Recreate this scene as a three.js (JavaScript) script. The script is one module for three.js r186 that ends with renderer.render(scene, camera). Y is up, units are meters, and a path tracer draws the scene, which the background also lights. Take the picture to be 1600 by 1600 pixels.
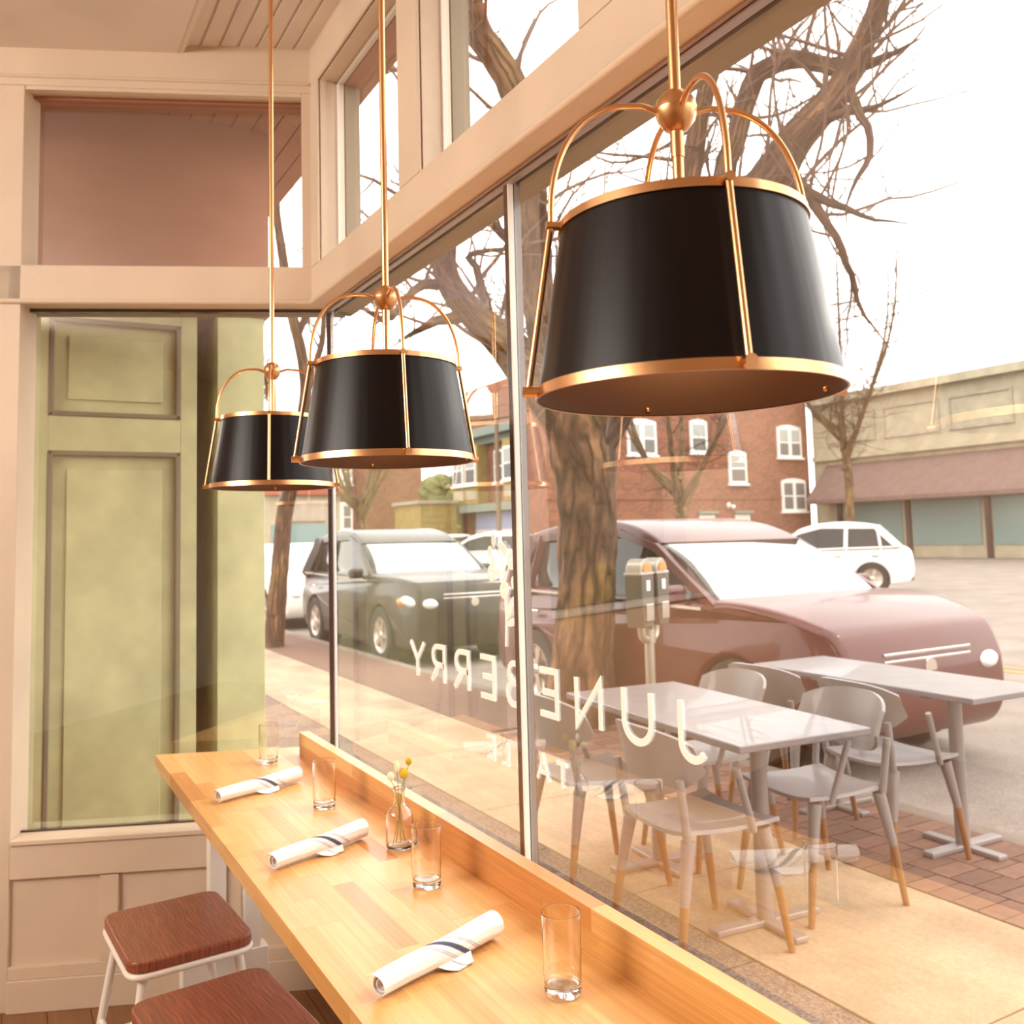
import * as THREE from 'three';
import { RoundedBoxGeometry } from 'three/addons/geometries/RoundedBoxGeometry.js';
import { mergeGeometries, toCreasedNormals } from 'three/addons/utils/BufferGeometryUtils.js';
import { RectAreaLightUniformsLib } from 'three/addons/lights/RectAreaLightUniformsLib.js';

// ---------------------------------------------------------------- camera, sky, sun, added fill light, exposure
// x runs out through the shop window, -z along the window away from the eye, y up; the eye stands at the origin of the plan
RectAreaLightUniformsLib.init();
const scene = new THREE.Scene();
const rad = (d) => d * Math.PI / 180;
const camera = new THREE.PerspectiveCamera(2 * Math.atan(800 / 1436.64) * 180 / Math.PI, 1, 0.05, 400);
camera.position.set(0, 1.48, 0);
{
  const yaw = rad(29.314), pit = rad(4.8766), rol = rad(-1.505);
  const w = new THREE.Vector3(Math.sin(yaw) * Math.cos(pit), Math.sin(pit), -Math.cos(yaw) * Math.cos(pit));
  const r = new THREE.Vector3(Math.cos(yaw), 0, Math.sin(yaw)), u = new THREE.Vector3().crossVectors(r, w);
  const r2 = r.clone().multiplyScalar(Math.cos(rol)).addScaledVector(u, Math.sin(rol));
  const u2 = u.clone().multiplyScalar(Math.cos(rol)).addScaledVector(r, -Math.sin(rol));
  camera.quaternion.setFromRotationMatrix(new THREE.Matrix4().makeBasis(r2, u2, w.clone().negate()));
}
camera.setViewOffset(1600, 1600, 0, 86.34, 1600, 1600);
camera.focus = 1.5; camera.userData.fStop = 7;
const renderer = new THREE.WebGLRenderer();
renderer.toneMapping = THREE.LinearToneMapping;
renderer.toneMappingExposure = 1.09;
renderer.shadowMap.enabled = true;

const hash = (x, y, s = 0) => { let h = (x * 374761393 + y * 668265263 + s * 974634777) | 0; h = Math.imul(h ^ (h >>> 13), 1274126177); return ((h ^ (h >>> 16)) >>> 0) / 4294967296; };
function vnoise(x, y, px, py, s = 0) {           // tiling value noise, periods px, py
  const xi = Math.floor(x), yi = Math.floor(y), fx = x - xi, fy = y - yi, m = (a, n) => ((a % n) + n) % n;
  const u = fx * fx * (3 - 2 * fx), v = fy * fy * (3 - 2 * fy);
  const a = hash(m(xi, px), m(yi, py), s), b = hash(m(xi + 1, px), m(yi, py), s), c = hash(m(xi, px), m(yi + 1, py), s), d = hash(m(xi + 1, px), m(yi + 1, py), s);
  return a + (b - a) * u + (c - a) * v + (a - b - c + d) * u * v;
}
function fbm(u, v, fx, fy, oct, s = 0) { let a = 0, k = 0.5, n = 0; for (let i = 0; i < oct; i++) { a += k * vnoise(u * fx, v * fy, fx, fy, s + i); n += k; k *= 0.5; fx *= 2; fy *= 2; } return a / n; }
function dataTex(w, h, fn, srgb) {
  const d = new Uint8Array(w * h * 4);
  for (let j = 0; j < h; j++) for (let i = 0; i < w; i++) { const c = fn(i / w, j / h); const k = (j * w + i) * 4; for (let q = 0; q < 3; q++) d[k + q] = Math.max(0, Math.min(255, Math.round(c[q] * 255))); d[k + 3] = 255; }
  const t = new THREE.DataTexture(d, w, h); t.wrapS = t.wrapT = THREE.RepeatWrapping; t.magFilter = THREE.LinearFilter; t.minFilter = THREE.LinearFilter;
  if (srgb) t.colorSpace = THREE.SRGBColorSpace; t.needsUpdate = true; return t;
}
// thin bright overcast: the same haze all round, soft cloud variation
{
  const w = 256, h = 128, d = new Float32Array(w * h * 4);
  for (let j = 0; j < h; j++) for (let i = 0; i < w; i++) {
    const c = 0.86 + 0.28 * fbm(i / w, j / h, 8, 5, 4, 40), k = (j * w + i) * 4;
    d[k] = 3.9 * c; d[k + 1] = 3.78 * c; d[k + 2] = 3.6 * c; d[k + 3] = 1;
  }
  const t = new THREE.DataTexture(d, w, h, THREE.RGBAFormat, THREE.FloatType);
  t.mapping = THREE.EquirectangularReflectionMapping; t.magFilter = THREE.LinearFilter; t.needsUpdate = true;
  scene.background = t;
}
const sun = new THREE.DirectionalLight(new THREE.Color(1, 0.91, 0.80), 0.8);
sun.position.set(22, 26, 4); sun.target.position.set(4, 0, -6);
sun.castShadow = true; sun.shadow.radius = 14; sun.shadow.mapSize.set(2048, 2048);
Object.assign(sun.shadow.camera, { left: -40, right: 40, top: 40, bottom: -40, near: 1, far: 120 });
scene.add(sun, sun.target);
// added area light that brightens the room, set at an invented high side window
function fillLight(x, y, z, tx, ty, tz, w, h, i, c = [1, 0.915, 0.82]) {
  const l = new THREE.RectAreaLight(new THREE.Color(...c), i, w, h); l.position.set(x, y, z); l.lookAt(tx, ty, tz); scene.add(l); return l;
}
fillLight(-3.12, 2.8, -1.7, 0, 2.2, -1.7, 2.4, 0.66, 23);

// ---------------------------------------------------------------- helpers
const names = {};
function numbered(n) { const k = names[n] = (names[n] ?? -1) + 1; return k ? `${n}_${String(k).padStart(3, '0')}` : n; }
function sh(o) { o.traverse((m) => { if (m.isMesh) { m.castShadow = true; m.receiveShadow = true; } }); return o; }
function mesh(name, geo, mat, parent) { if (Array.isArray(geo)) geo = merge(geo); const m = new THREE.Mesh(geo, mat); m.name = name; m.castShadow = m.receiveShadow = true; parent.add(m); return m; }
function thing(name, label, category, [x, y, z] = [0, 0, 0], turn = 0, group) {
  const g = new THREE.Group(); g.name = numbered(name); g.position.set(x, y, z); g.rotation.y = turn; g.userData = { label, category };
  if (group) g.userData.group = group; scene.add(g); return g;
}
function structure(name, label, category) { const g = new THREE.Group(); g.name = name; g.userData = { kind: 'structure', label, category }; scene.add(g); return g; }
function merge(list) { return mergeGeometries(list.map((g) => { const q = g.index ? g.toNonIndexed() : g; for (const k of Object.keys(q.attributes)) if (!['position', 'normal', 'uv'].includes(k)) q.deleteAttribute(k); if (!q.attributes.uv) q.setAttribute('uv', new THREE.BufferAttribute(new Float32Array(q.attributes.position.count * 2), 2)); return q; })); }
function metric(g, du = 0, dv = 0) {             // uv in metres, by the way each face points
  g = g.index ? g.toNonIndexed() : g; const p = g.attributes.position, n = g.attributes.normal, uv = new Float32Array(p.count * 2);
  for (let i = 0; i < p.count; i++) {
    const ax = Math.abs(n.getX(i)), ay = Math.abs(n.getY(i)), az = Math.abs(n.getZ(i)); let a, b;
    if (ay >= ax && ay >= az) { a = p.getX(i); b = p.getZ(i); } else if (ax >= az) { a = p.getY(i); b = p.getZ(i); } else { a = p.getX(i); b = p.getY(i); }
    uv[2 * i] = a + du; uv[2 * i + 1] = b + dv;
  }
  g.setAttribute('uv', new THREE.BufferAttribute(uv, 2)); return g;
}
function box(x0, x1, y0, y1, z0, z1, r = 0) {    // from corner to corner
  const w = Math.abs(x1 - x0), h = Math.abs(y1 - y0), d = Math.abs(z1 - z0);
  const g = r > 0 ? new RoundedBoxGeometry(w, h, d, 2, Math.min(r, w / 2.01, h / 2.01, d / 2.01)) : new THREE.BoxGeometry(w, h, d);
  g.translate((x0 + x1) / 2, (y0 + y1) / 2, (z0 + z1) / 2); return metric(g);
}
const V = (x, y, z) => new THREE.Vector3(x, y, z);
function bar(a, b, r0, r1 = r0, seg = 12) {      // round bar from a to b
  const d = new THREE.Vector3().subVectors(b, a), g = new THREE.CylinderGeometry(r1, r0, d.length(), seg);
  g.applyQuaternion(new THREE.Quaternion().setFromUnitVectors(V(0, 1, 0), d.clone().normalize())); g.translate((a.x + b.x) / 2, (a.y + b.y) / 2, (a.z + b.z) / 2); return g;
}
function beam(a, b, w, h, up = V(0, 1, 0)) {     // square bar from a to b
  const d = new THREE.Vector3().subVectors(b, a), L = d.length(), z = d.normalize(), x = new THREE.Vector3().crossVectors(up, z).normalize(), y = new THREE.Vector3().crossVectors(z, x);
  const g = new THREE.BoxGeometry(w, h, L); g.applyMatrix4(new THREE.Matrix4().makeBasis(x, y, z)); g.translate((a.x + b.x) / 2, (a.y + b.y) / 2, (a.z + b.z) / 2); return metric(g);
}
const lathe = (pts, seg = 48) => new THREE.LatheGeometry(pts.map(([r, y]) => new THREE.Vector2(r, y)), seg);
const tube = (pts, r, n = 40, seg = 10, closed = false) => new THREE.TubeGeometry(new THREE.CatmullRomCurve3(pts, closed), n, r, seg, closed);
const shape = (pts) => { const s = new THREE.Shape(); pts.forEach(([x, y], i) => i ? s.lineTo(x, y) : s.moveTo(x, y)); return s; };
const plate = (pts, d, bevel = 0) => new THREE.ExtrudeGeometry(shape(pts), { depth: d, bevelEnabled: bevel > 0, bevelThickness: bevel, bevelSize: bevel, bevelSegments: 2 });
function rng(seed) { let s = seed >>> 0; return () => { s = (s + 0x6d2b79f5) | 0; let t = Math.imul(s ^ (s >>> 15), 1 | s); t = (t + Math.imul(t ^ (t >>> 7), 61 | t)) ^ t; return ((t ^ (t >>> 14)) >>> 0) / 4294967296; }; }
const lin = (r, g, b) => new THREE.Color().setRGB(r, g, b);
const M = (color, roughness = 0.7, o = {}) => new THREE.MeshStandardMaterial({ color, roughness, metalness: 0, ...o });
const P = (color, roughness = 0.5, o = {}) => new THREE.MeshPhysicalMaterial({ color, roughness, ...o });
const rep = (t, u, v = u) => { const c = t.clone(); c.repeat.set(u, v); c.needsUpdate = true; return c; };

// ---------------------------------------------------------------- textures (what surfaces are made of)
const G1 = (v) => [v, v, v];
const tGrain = dataTex(256, 1024, (u, v) => {    // grain runs along v
  const w = fbm(u, v, 5, 3, 3, 1), l = fbm(u + 0.05 * w, v, 48, 3, 3, 2), f = fbm(u, v, 128, 10, 2, 3); const t = 0.80 + 0.14 * l + 0.08 * f - 0.05 * (w > 0.62 ? 1 : 0) * l;
  return [t, t * 0.985, t * 0.955];
}, true);
const tWalnut = dataTex(512, 512, (u, v) => {
  const w = fbm(u, v, 4, 3, 3, 11), ring = 0.5 + 0.5 * Math.sin((u * 34 + 4.5 * w) * 6.283), f = fbm(u, v, 128, 8, 2, 12); const t = 0.62 + 0.14 * ring * (0.4 + 0.6 * f) + 0.24 * f;
  return [t, t * 0.93, t * 0.9];
}, true);
const tPaint = dataTex(256, 256, (u, v) => G1(0.93 + 0.07 * fbm(u, v, 6, 6, 4, 21)), true);
const tPaintB = dataTex(256, 256, (u, v) => G1(fbm(u, v, 30, 30, 3, 22)));
const tConc = dataTex(512, 512, (u, v) => { const a = fbm(u, v, 5, 5, 5, 31), b = fbm(u, v, 120, 120, 2, 32); const t = 0.68 + 0.26 * a + 0.12 * (b - 0.5); return [t, t * 0.985, t * 0.96]; }, true);
const tAgg = dataTex(512, 512, (u, v) => { const b = fbm(u, v, 64, 64, 2, 35), c = hash(Math.floor(u * 90), Math.floor(v * 90), 5), a = fbm(u, v, 6, 6, 3, 36); const t = 0.42 + 0.32 * b + 0.22 * c + 0.16 * a; return [t, t * 0.97, t * 0.95]; }, true);
const tAsph = dataTex(512, 512, (u, v) => { const a = fbm(u, v, 6, 6, 4, 41), b = hash(Math.floor(u * 256), Math.floor(v * 256), 7); return G1(0.62 + 0.2 * a + 0.14 * b); }, true);
const tBark = dataTex(512, 1024, (u, v) => {
  const w = fbm(u, v, 6, 8, 3, 51), r = Math.abs(2 * fbm(u + 0.03 * w, v, 16, 5, 3, 52) - 1), f = fbm(u, v, 60, 40, 2, 53), m = fbm(u, v, 5, 6, 3, 54); const t = 0.38 + 0.8 * Math.min(1, r * 1.8) * 0.55 + 0.22 * f, k = m > 0.6 ? (m - 0.6) * 0.55 : 0;
  return [t, t * (0.9 + k * 0.3), t * (0.82 - k)];
}, true);
const tBarkB = dataTex(512, 1024, (u, v) => { const w = fbm(u, v, 6, 8, 3, 51), r = Math.abs(2 * fbm(u + 0.03 * w, v, 16, 5, 3, 52) - 1), f = fbm(u, v, 60, 40, 2, 53); return G1(Math.min(1, r * 1.8) * 0.75 + 0.25 * f); });
const tBrick = dataTex(1024, 1024, (u, v) => {   // far walls only: 1 tile = 2 m
  const row = Math.floor(v * 28), uu = u * 9 + (row % 2) * 0.5, k = Math.floor(uu) % 9, fx = uu - Math.floor(uu), fy = v * 28 - row, mort = fx < 0.05 || fy < 0.14;
  const t = 0.82 + 0.3 * (hash(k, row, 3) - 0.5) + 0.12 * (fbm(u, v, 3, 3, 4, 61) - 0.5); return mort ? [0.80, 0.72, 0.62] : [0.74 * t, 0.50 * t, 0.40 * t];
}, true);
const tMottle = dataTex(256, 256, (u, v) => G1(0.82 + 0.18 * fbm(u, v, 8, 8, 4, 71)), true);

// ---------------------------------------------------------------- materials
const mat = {
  cream: M(lin(0.69, 0.545, 0.405), 0.55, { map: rep(tPaint, 0.8), bumpMap: rep(tPaintB, 3), bumpScale: 0.0004 }),
  ceil: M(lin(0.80, 0.70, 0.62), 0.6, { map: rep(tPaint, 0.8) }),
  white: M(lin(0.86, 0.80, 0.72), 0.45, { map: rep(tPaint, 1.5) }),
  metalwhite: P(lin(0.86, 0.80, 0.73), 0.35, { clearcoat: 0.3 }),
  steel: M(lin(0.50, 0.42, 0.40), 0.38, { metalness: 0.85 }),
  darkframe: P(lin(0.055, 0.03, 0.028), 0.25, { clearcoat: 0.6 }),
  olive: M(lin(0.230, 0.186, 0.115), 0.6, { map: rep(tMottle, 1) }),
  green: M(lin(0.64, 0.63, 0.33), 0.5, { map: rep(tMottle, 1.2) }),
  soffit: M(lin(0.42, 0.19, 0.12), 0.7, { map: rep(tPaint, 1) }),
  floor: M(lin(0.30, 0.14, 0.06), 0.45, { map: rep(tGrain, 3, 0.8) }),
  shade: P(lin(0.008, 0.004, 0.003), 0.36, { specularIntensity: 0.42 }),
  lining: M(lin(0.022, 0.010, 0.006), 0.5),
  brass: M(lin(0.78, 0.44, 0.21), 0.3, { metalness: 1 }),
  bulb: M(lin(0.9, 0.6, 0.35), 0.4, { emissive: lin(1, 0.5, 0.2), emissiveIntensity: 1.2 }),
  walnut: P(lin(0.46, 0.145, 0.075), 0.38, { map: rep(tWalnut, 2.6), bumpMap: rep(tWalnut, 2.6), bumpScale: 0.0003, clearcoat: 0.25, clearcoatRoughness: 0.3 }),
  pane: P(0xffffff, 0.0, { transmission: 1, thickness: 0, ior: 2.9 }),
  tumbler: P(0xffffff, 0.0, { transmission: 1, thickness: 0.01, ior: 1.48, attenuationColor: lin(0.93, 0.98, 0.95), attenuationDistance: 0.25 }),
  vinyl: M(lin(0.95, 0.92, 0.89), 0.6, { side: THREE.DoubleSide }),
  yellow: M(lin(0.95, 0.66, 0.03), 0.85, { bumpMap: rep(tPaintB, 2), bumpScale: 0.003 }),
  bud: M(lin(0.92, 0.80, 0.52), 0.9),
  stem: M(lin(0.33, 0.33, 0.07), 0.7),
  sidewalk: M(lin(0.54, 0.41, 0.285), 0.9, { map: rep(tConc, 0.7) }),
  aggregate: M(lin(0.358, 0.275, 0.218), 0.95, { map: rep(tAgg, 1.6), bumpMap: rep(tAgg, 1.6), bumpScale: 0.004 }),
  curb: M(lin(0.320, 0.262, 0.218), 0.9, { map: rep(tConc, 0.8) }),
  asphalt: M(lin(0.36, 0.30, 0.255), 0.95, { map: rep(tAsph, 0.35) }),
  paver: [0, 1, 2].map((i) => M(lin(0.17 + 0.04 * i, 0.09 + 0.02 * i, 0.062 + 0.014 * i), 0.9, { map: rep(tMottle, 5) })),
  bark: M(lin(0.282, 0.182, 0.118), 0.95, { map: tBark, bumpMap: tBarkB, bumpScale: 0.03 }),
  twig: M(lin(0.179, 0.109, 0.077), 0.9),
  paleBark: M(lin(0.320, 0.230, 0.128), 0.95, { map: tBark, bumpMap: tBarkB, bumpScale: 0.015 }),
  brick: M(lin(0.627, 0.499, 0.435), 0.9, { map: rep(tBrick, 0.5) }),
  stone: M(lin(0.499, 0.422, 0.320), 0.85, { map: rep(tMottle, 0.5) }),
  beige: M(lin(0.531, 0.461, 0.320), 0.8, { map: rep(tMottle, 0.3) }),
  frameWhite: M(lin(0.90, 0.86, 0.80), 0.5),
  farGlass: P(lin(0.20, 0.19, 0.18), 0.08, { ior: 1.7 }),
  blind: M(lin(0.422, 0.422, 0.384), 0.7),
  awning: M(lin(0.230, 0.147, 0.122), 0.9, { map: rep(tMottle, 0.6) }),
  cornice: M(lin(0.230, 0.256, 0.211), 0.7),
  ochre: M(lin(0.422, 0.294, 0.090), 0.8, { map: rep(tMottle, 0.5) }),
  blueSign: M(lin(0.320, 0.358, 0.538), 0.6),
  tileRed: M(lin(0.397, 0.128, 0.070), 0.8),
  teal: P(lin(0.20, 0.30, 0.28), 0.12, {}),
  pole: M(lin(0.282, 0.198, 0.128), 0.9, { map: rep(tGrain, 2, 0.5) }),
  plastic: P(lin(0.230, 0.202, 0.192), 0.4, { clearcoat: 0.15 }),
  patioTop: P(lin(0.205, 0.182, 0.186), 0.35, { map: rep(tMottle, 2), clearcoat: 0.2 }),
  beech: M(lin(0.307, 0.141, 0.051), 0.6, { map: rep(tGrain, 3, 1) }),
  meter: M(lin(0.12, 0.095, 0.065), 0.5, { metalness: 0.3 }),
  meterTrim: M(lin(0.397, 0.352, 0.294), 0.35, { metalness: 0.7 }),
  rubber: M(lin(0.03, 0.026, 0.025), 0.9),
  rim: M(lin(0.62, 0.55, 0.48), 0.3, { metalness: 0.8 }),
  chrome: M(lin(0.85, 0.80, 0.75), 0.15, { metalness: 1 }),
  carGlass: M(lin(0.42, 0.44, 0.43), 0.05, { metalness: 0.9 }), sideGlass: P(lin(0.018, 0.018, 0.016), 0.05, { ior: 1.45 }),
  blackTrim: M(lin(0.03, 0.027, 0.026), 0.6),
  headlight: P(lin(0.75, 0.72, 0.70), 0.08, { clearcoat: 1 }),
  tailRed: P(lin(0.62, 0.03, 0.03), 0.15, { clearcoat: 1 }),
  amber: P(lin(0.9, 0.26, 0.03), 0.15, { clearcoat: 1 }),
  platePale: M(lin(0.8, 0.78, 0.74), 0.5),
  tan: M(lin(0.80, 0.53, 0.30), 0.5, { map: rep(tPaint, 1) }),
  hedge: M(lin(0.173, 0.186, 0.064), 0.95),
};
const staveTone = [[0.86, 0.50, 0.185], [0.83, 0.46, 0.16], [0.79, 0.41, 0.13], [0.87, 0.535, 0.22], [0.68, 0.295, 0.085], [0.84, 0.485, 0.175]]
  .map(([r, g, b]) => P(lin(r, g, b), 0.34, { map: rep(tGrain, 4, 0.9), clearcoat: 0.25, clearcoatRoughness: 0.28 }));

// ---------------------------------------------------------------- the room
const GX = 1.044, GZ = -3.184;                    // corner of the two glazed walls
const FX = 0.957;                                 // inner face of the window wall's woodwork
const BEAD = 2.312, SILL = 2.444, HEAD = 3.11, CEIL = 3.25, KNEE = 0.5, BACK = 2.6, LEFT = -3.2;
const endZ = (x) => GZ - Math.tan(rad(22.5)) * (GX - x);
const plan = (pts, y0, y1) => { const g = new THREE.ExtrudeGeometry(shape(pts.map(([x, z]) => [x, -z])), { depth: y1 - y0, bevelEnabled: false }); g.rotateX(-Math.PI / 2); g.translate(0, y0, 0); return metric(g); };
const roomPlan = [[GX + 0.02, BACK + 0.1], [GX + 0.02, GZ - 0.02], [LEFT - 0.1, endZ(LEFT) - 0.03], [LEFT - 0.1, BACK + 0.1]];
{
  const f = structure('floor', 'dark brown wooden floor under the stools', 'floor');
  mesh('subfloor', plan(roomPlan, -0.1, -0.012), mat.floor, f);
  for (let i = 0; i < 34; i++) {                  // boards run along the window
    const x0 = GX - (i + 1) * 0.125, x1 = x0 + 0.123, far = endZ(x0) + 0.02;
    mesh('plank', metric(new THREE.BoxGeometry(x1 - x0, 0.012, BACK - far).translate((x0 + x1) / 2, -0.006, (BACK + far) / 2), hash(i, 1) * 3, hash(i, 2) * 3), mat.floor, f);
  }
}
{
  const c = structure('ceiling', 'peach painted ceiling with narrow beaded boards beside the window', 'ceiling');
  mesh('backing', plan(roomPlan, CEIL + 0.02, CEIL + 0.045), mat.ceil, c);
  for (let i = 0; i < 7; i++) {                   // tongue and groove boards with open joints
    const x0 = 0.545 + i * 0.0605, x1 = x0 + 0.0535, far = endZ(x0) + 0.02;
    mesh('board', box(x0, x1, CEIL, CEIL + 0.022, far, BACK, 0.004), mat.ceil, c);
    mesh('bead', bar(V(x1 + 0.0035, CEIL + 0.007, far), V(x1 + 0.0035, CEIL + 0.007, BACK), 0.0028, 0.0028, 8), mat.ceil, c);
  }
  mesh('margin', plan([[0.53, BACK], [0.53, endZ(0.53)], [LEFT, endZ(LEFT)], [LEFT, BACK]], CEIL - 0.03, CEIL + 0.02), mat.ceil, c);
  mesh('edge_moulding', [bar(V(0.538, CEIL - 0.012, endZ(0.538) + 0.03), V(0.538, CEIL - 0.012, BACK), 0.017), bar(V(0.556, CEIL + 0.002, endZ(0.556) + 0.03), V(0.556, CEIL + 0.002, BACK), 0.009)], mat.ceil, c);
}
const bays = [[-3.05, -2.308], [-2.174, -1.402], [-1.268, -0.496], [-0.362, 0.41], [0.544, 1.316], [1.45, 2.3]];
{
  const w = structure('wall_right', 'peach painted woodwork of the window wall: panelled frieze, posts and transom lights', 'wall');
  const B = BACK;
  mesh('knee_wall', box(FX + 0.02, GX + 0.06, 0, KNEE, GZ + 0.02, B), mat.cream, w);
  mesh('frieze', box(FX, GX + 0.016, BEAD, SILL, GZ + 0.05, B, 0.004), mat.cream, w);
  mesh('frieze_bead', [bar(V(FX - 0.002, BEAD + 0.006, GZ + 0.07), V(FX - 0.002, BEAD + 0.006, B), 0.0095)], mat.cream, w);
  mesh('head_board', box(FX, GX + 0.016, HEAD, CEIL + 0.02, GZ + 0.05, B, 0.004), mat.cream, w);
  const cuts = [GZ + 0.05, ...bays.flat(), B];
  for (let i = 0; i < cuts.length; i += 2) mesh('post', box(FX, GX + 0.016, SILL, HEAD, cuts[i], cuts[i + 1], 0.003), mat.cream, w);
  for (const [a, b] of bays) {                    // moulding lining each opening
    const q = 0.011, x0 = FX + 0.012, x1 = FX + 0.03;
    mesh('stop_moulding', [box(x0, x1, SILL, HEAD, a, a + q), box(x0, x1, SILL, HEAD, b - q, b), box(x0, x1, HEAD - q, HEAD, a + q, b - q), bar(V(FX + 0.004, SILL, a + 0.004), V(FX + 0.004, HEAD, a + 0.004), 0.005), bar(V(FX + 0.004, HEAD - 0.004, a), V(FX + 0.004, HEAD - 0.004, b), 0.005)], mat.cream, w);
  }
  mesh('outer_casing', [box(GX + 0.02, 1.135, BEAD - 0.005, SILL, GZ - 0.04, B), ...cuts.filter((_, i) => i % 2 === 0).map((a, i) => box(GX + 0.02, 1.118, SILL, HEAD, i ? a : a - 0.08, cuts[2 * i + 1]))], mat.olive, w);
  mesh('outer_head', box(GX + 0.02, 1.135, HEAD, 3.3, GZ - 0.04, B), mat.soffit, w);
  mesh('outer_sill', box(GX + 0.06, 1.16, KNEE - 0.05, KNEE, GZ - 0.04, B), mat.olive, w);
}
let wn = 0;
function pane(parent, x, y0, y1, z0, z1) { return mesh('pane', new THREE.PlaneGeometry(z1 - z0, y1 - y0).rotateY(-Math.PI / 2).translate(x, (y0 + y1) / 2, (z0 + z1) / 2), mat.pane, parent); }
const mullions = [GZ, -1.821, -0.452, 0.92];
for (let i = 0; i < 4; i++) {                     // big shop panes between slim steel mullions
  const z1 = i < 3 ? mullions[i + 1] : BACK, g = structure(`window_${++wn}`, i === 0 ? 'large shop window pane nearest the corner' : i === 1 ? 'large shop window pane beside the nearest pendant lamp' : 'large shop window pane outside the frame', 'window');
  pane(g, GX, KNEE, BEAD, mullions[i] + 0.004, z1 - 0.004);
  mesh('sill_channel', box(GX - 0.018, GX + 0.03, KNEE, KNEE + 0.03, mullions[i], z1), mat.darkframe, g);
  mesh('head_channel', [box(GX - 0.02, GX - 0.006, BEAD - 0.014, BEAD, mullions[i], z1), box(GX - 0.030, GX - 0.022, BEAD - 0.006, BEAD, mullions[i], z1)], mat.steel, g);
  if (i === 0) continue;
  mesh('mullion', box(GX - 0.014, GX - 0.003, KNEE, BEAD - 0.002, mullions[i] - 0.024, mullions[i] - 0.001, 0.002), mat.darkframe, g);
  mesh('glazing_bar', box(GX - 0.0165, GX - 0.002, KNEE, BEAD - 0.002, mullions[i], mullions[i] + 0.004, 0.0015), mat.metalwhite, g);
  mesh('outer_bar', box(GX + 0.003, GX + 0.022, KNEE, BEAD, mullions[i] - 0.022, mullions[i] - 0.004), mat.darkframe, g);
}
bays.forEach(([a, b], i) => {
  const g = structure(`window_${++wn}`, ['transom light nearest the corner above the shop window', 'transom light above the slim dark mullion', 'transom light above the nearest lamp'][i] ?? 'transom light outside the frame', 'window');
  pane(g, GX, SILL, HEAD, a, b);
  mesh('glazing_bead', [box(GX - 0.012, GX - 0.002, SILL, HEAD, a, a + 0.007), box(GX - 0.012, GX - 0.002, SILL, HEAD, b - 0.007, b), box(GX - 0.012, GX - 0.002, SILL, SILL + 0.007, a, b), box(GX - 0.012, GX - 0.002, HEAD - 0.007, HEAD, a, b)], mat.white, g);
});
// the end wall leaves the corner at 22.5 degrees; in its own axes x runs left along it, z outwards
const endTurn = rad(157.5), endAt = (g) => { g.position.set(GX, 0, GZ); g.rotation.y = endTurn; return g; };
const EW = 4.62, E0 = -0.0915, ER = 1.03;          // length, inner face, right window's width
{
  const w = endAt(structure('wall_end', 'peach painted end wall with low panelled apron, deep frieze and posts', 'wall'));
  mesh('apron', [box(0.02, ER, 0.10, 0.515, E0 + 0.012, 0.05)], mat.cream, w);
  mesh('apron_rail', [box(0.02, ER, 0.412, 0.52, E0 - 0.004, E0 + 0.02, 0.003), box(0.02, ER, 0.10, 0.14, E0 - 0.004, E0 + 0.02, 0.003)], mat.cream, w);
  for (const s of [0.02, 0.35, 0.69]) mesh('apron_stile', box(s, s + 0.06, 0.14, 0.408, E0 - 0.002, E0 + 0.02, 0.003), mat.cream, w);
  mesh('window_stool', box(0.0, ER, 0.52, 0.536, E0 - 0.012, 0.02, 0.003), mat.cream, w);
  mesh('frieze', box(0.0, EW, BEAD, SILL + 0.002, E0, 0.016, 0.004), mat.cream, w);
  mesh('frieze_bead', [bar(V(0.055, BEAD + 0.006, E0 - 0.002), V(EW, BEAD + 0.006, E0 - 0.002), 0.0095)], mat.cream, w);
  mesh('head_board', box(0.0, EW, 3.085, CEIL + 0.02, E0, 0.016, 0.004), mat.cream, w);
  mesh('head_moulding', [box(0.09, ER, 3.072, 3.086, E0 + 0.004, E0 + 0.03), bar(V(0.06, 3.118, E0 - 0.001), V(EW, 3.118, E0 - 0.001), 0.006)], mat.cream, w);
  mesh('post', box(0.0, 0.088, SILL, 3.085, E0, 0.016, 0.003), mat.cream, w);
  mesh('post', box(ER, ER + 0.16, 0, 3.085, E0, 0.05, 0.003), mat.cream, w);
  mesh('dado', box(ER + 0.16, EW, 0, 1.10, E0, 0.05, 0.003), mat.tan, w);
  mesh('dado_cap', box(ER + 0.16, EW, 1.10, 1.125, E0 - 0.02, 0.05, 0.004), mat.white, w);
  mesh('post', box(2.5, 2.62, 1.125, 3.085, E0, 0.05, 0.003), mat.cream, w);
  mesh('transom_bar', box(ER + 0.16, 2.5, BEAD, SILL, E0, 0.016), mat.cream, w);
  mesh('plain_wall', box(2.62, EW, 1.125, 3.085, E0, 0.05), mat.cream, w);
  mesh('outer_casing', [box(-0.05, EW, BEAD - 0.005, SILL, 0.02, 0.09), box(-0.05, 0.05, SILL, 3.085, 0.02, 0.08)], mat.olive, w);
  mesh('outer_head', box(-0.05, EW, 3.085, 3.3, 0.02, 0.09), mat.soffit, w);
}
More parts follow.
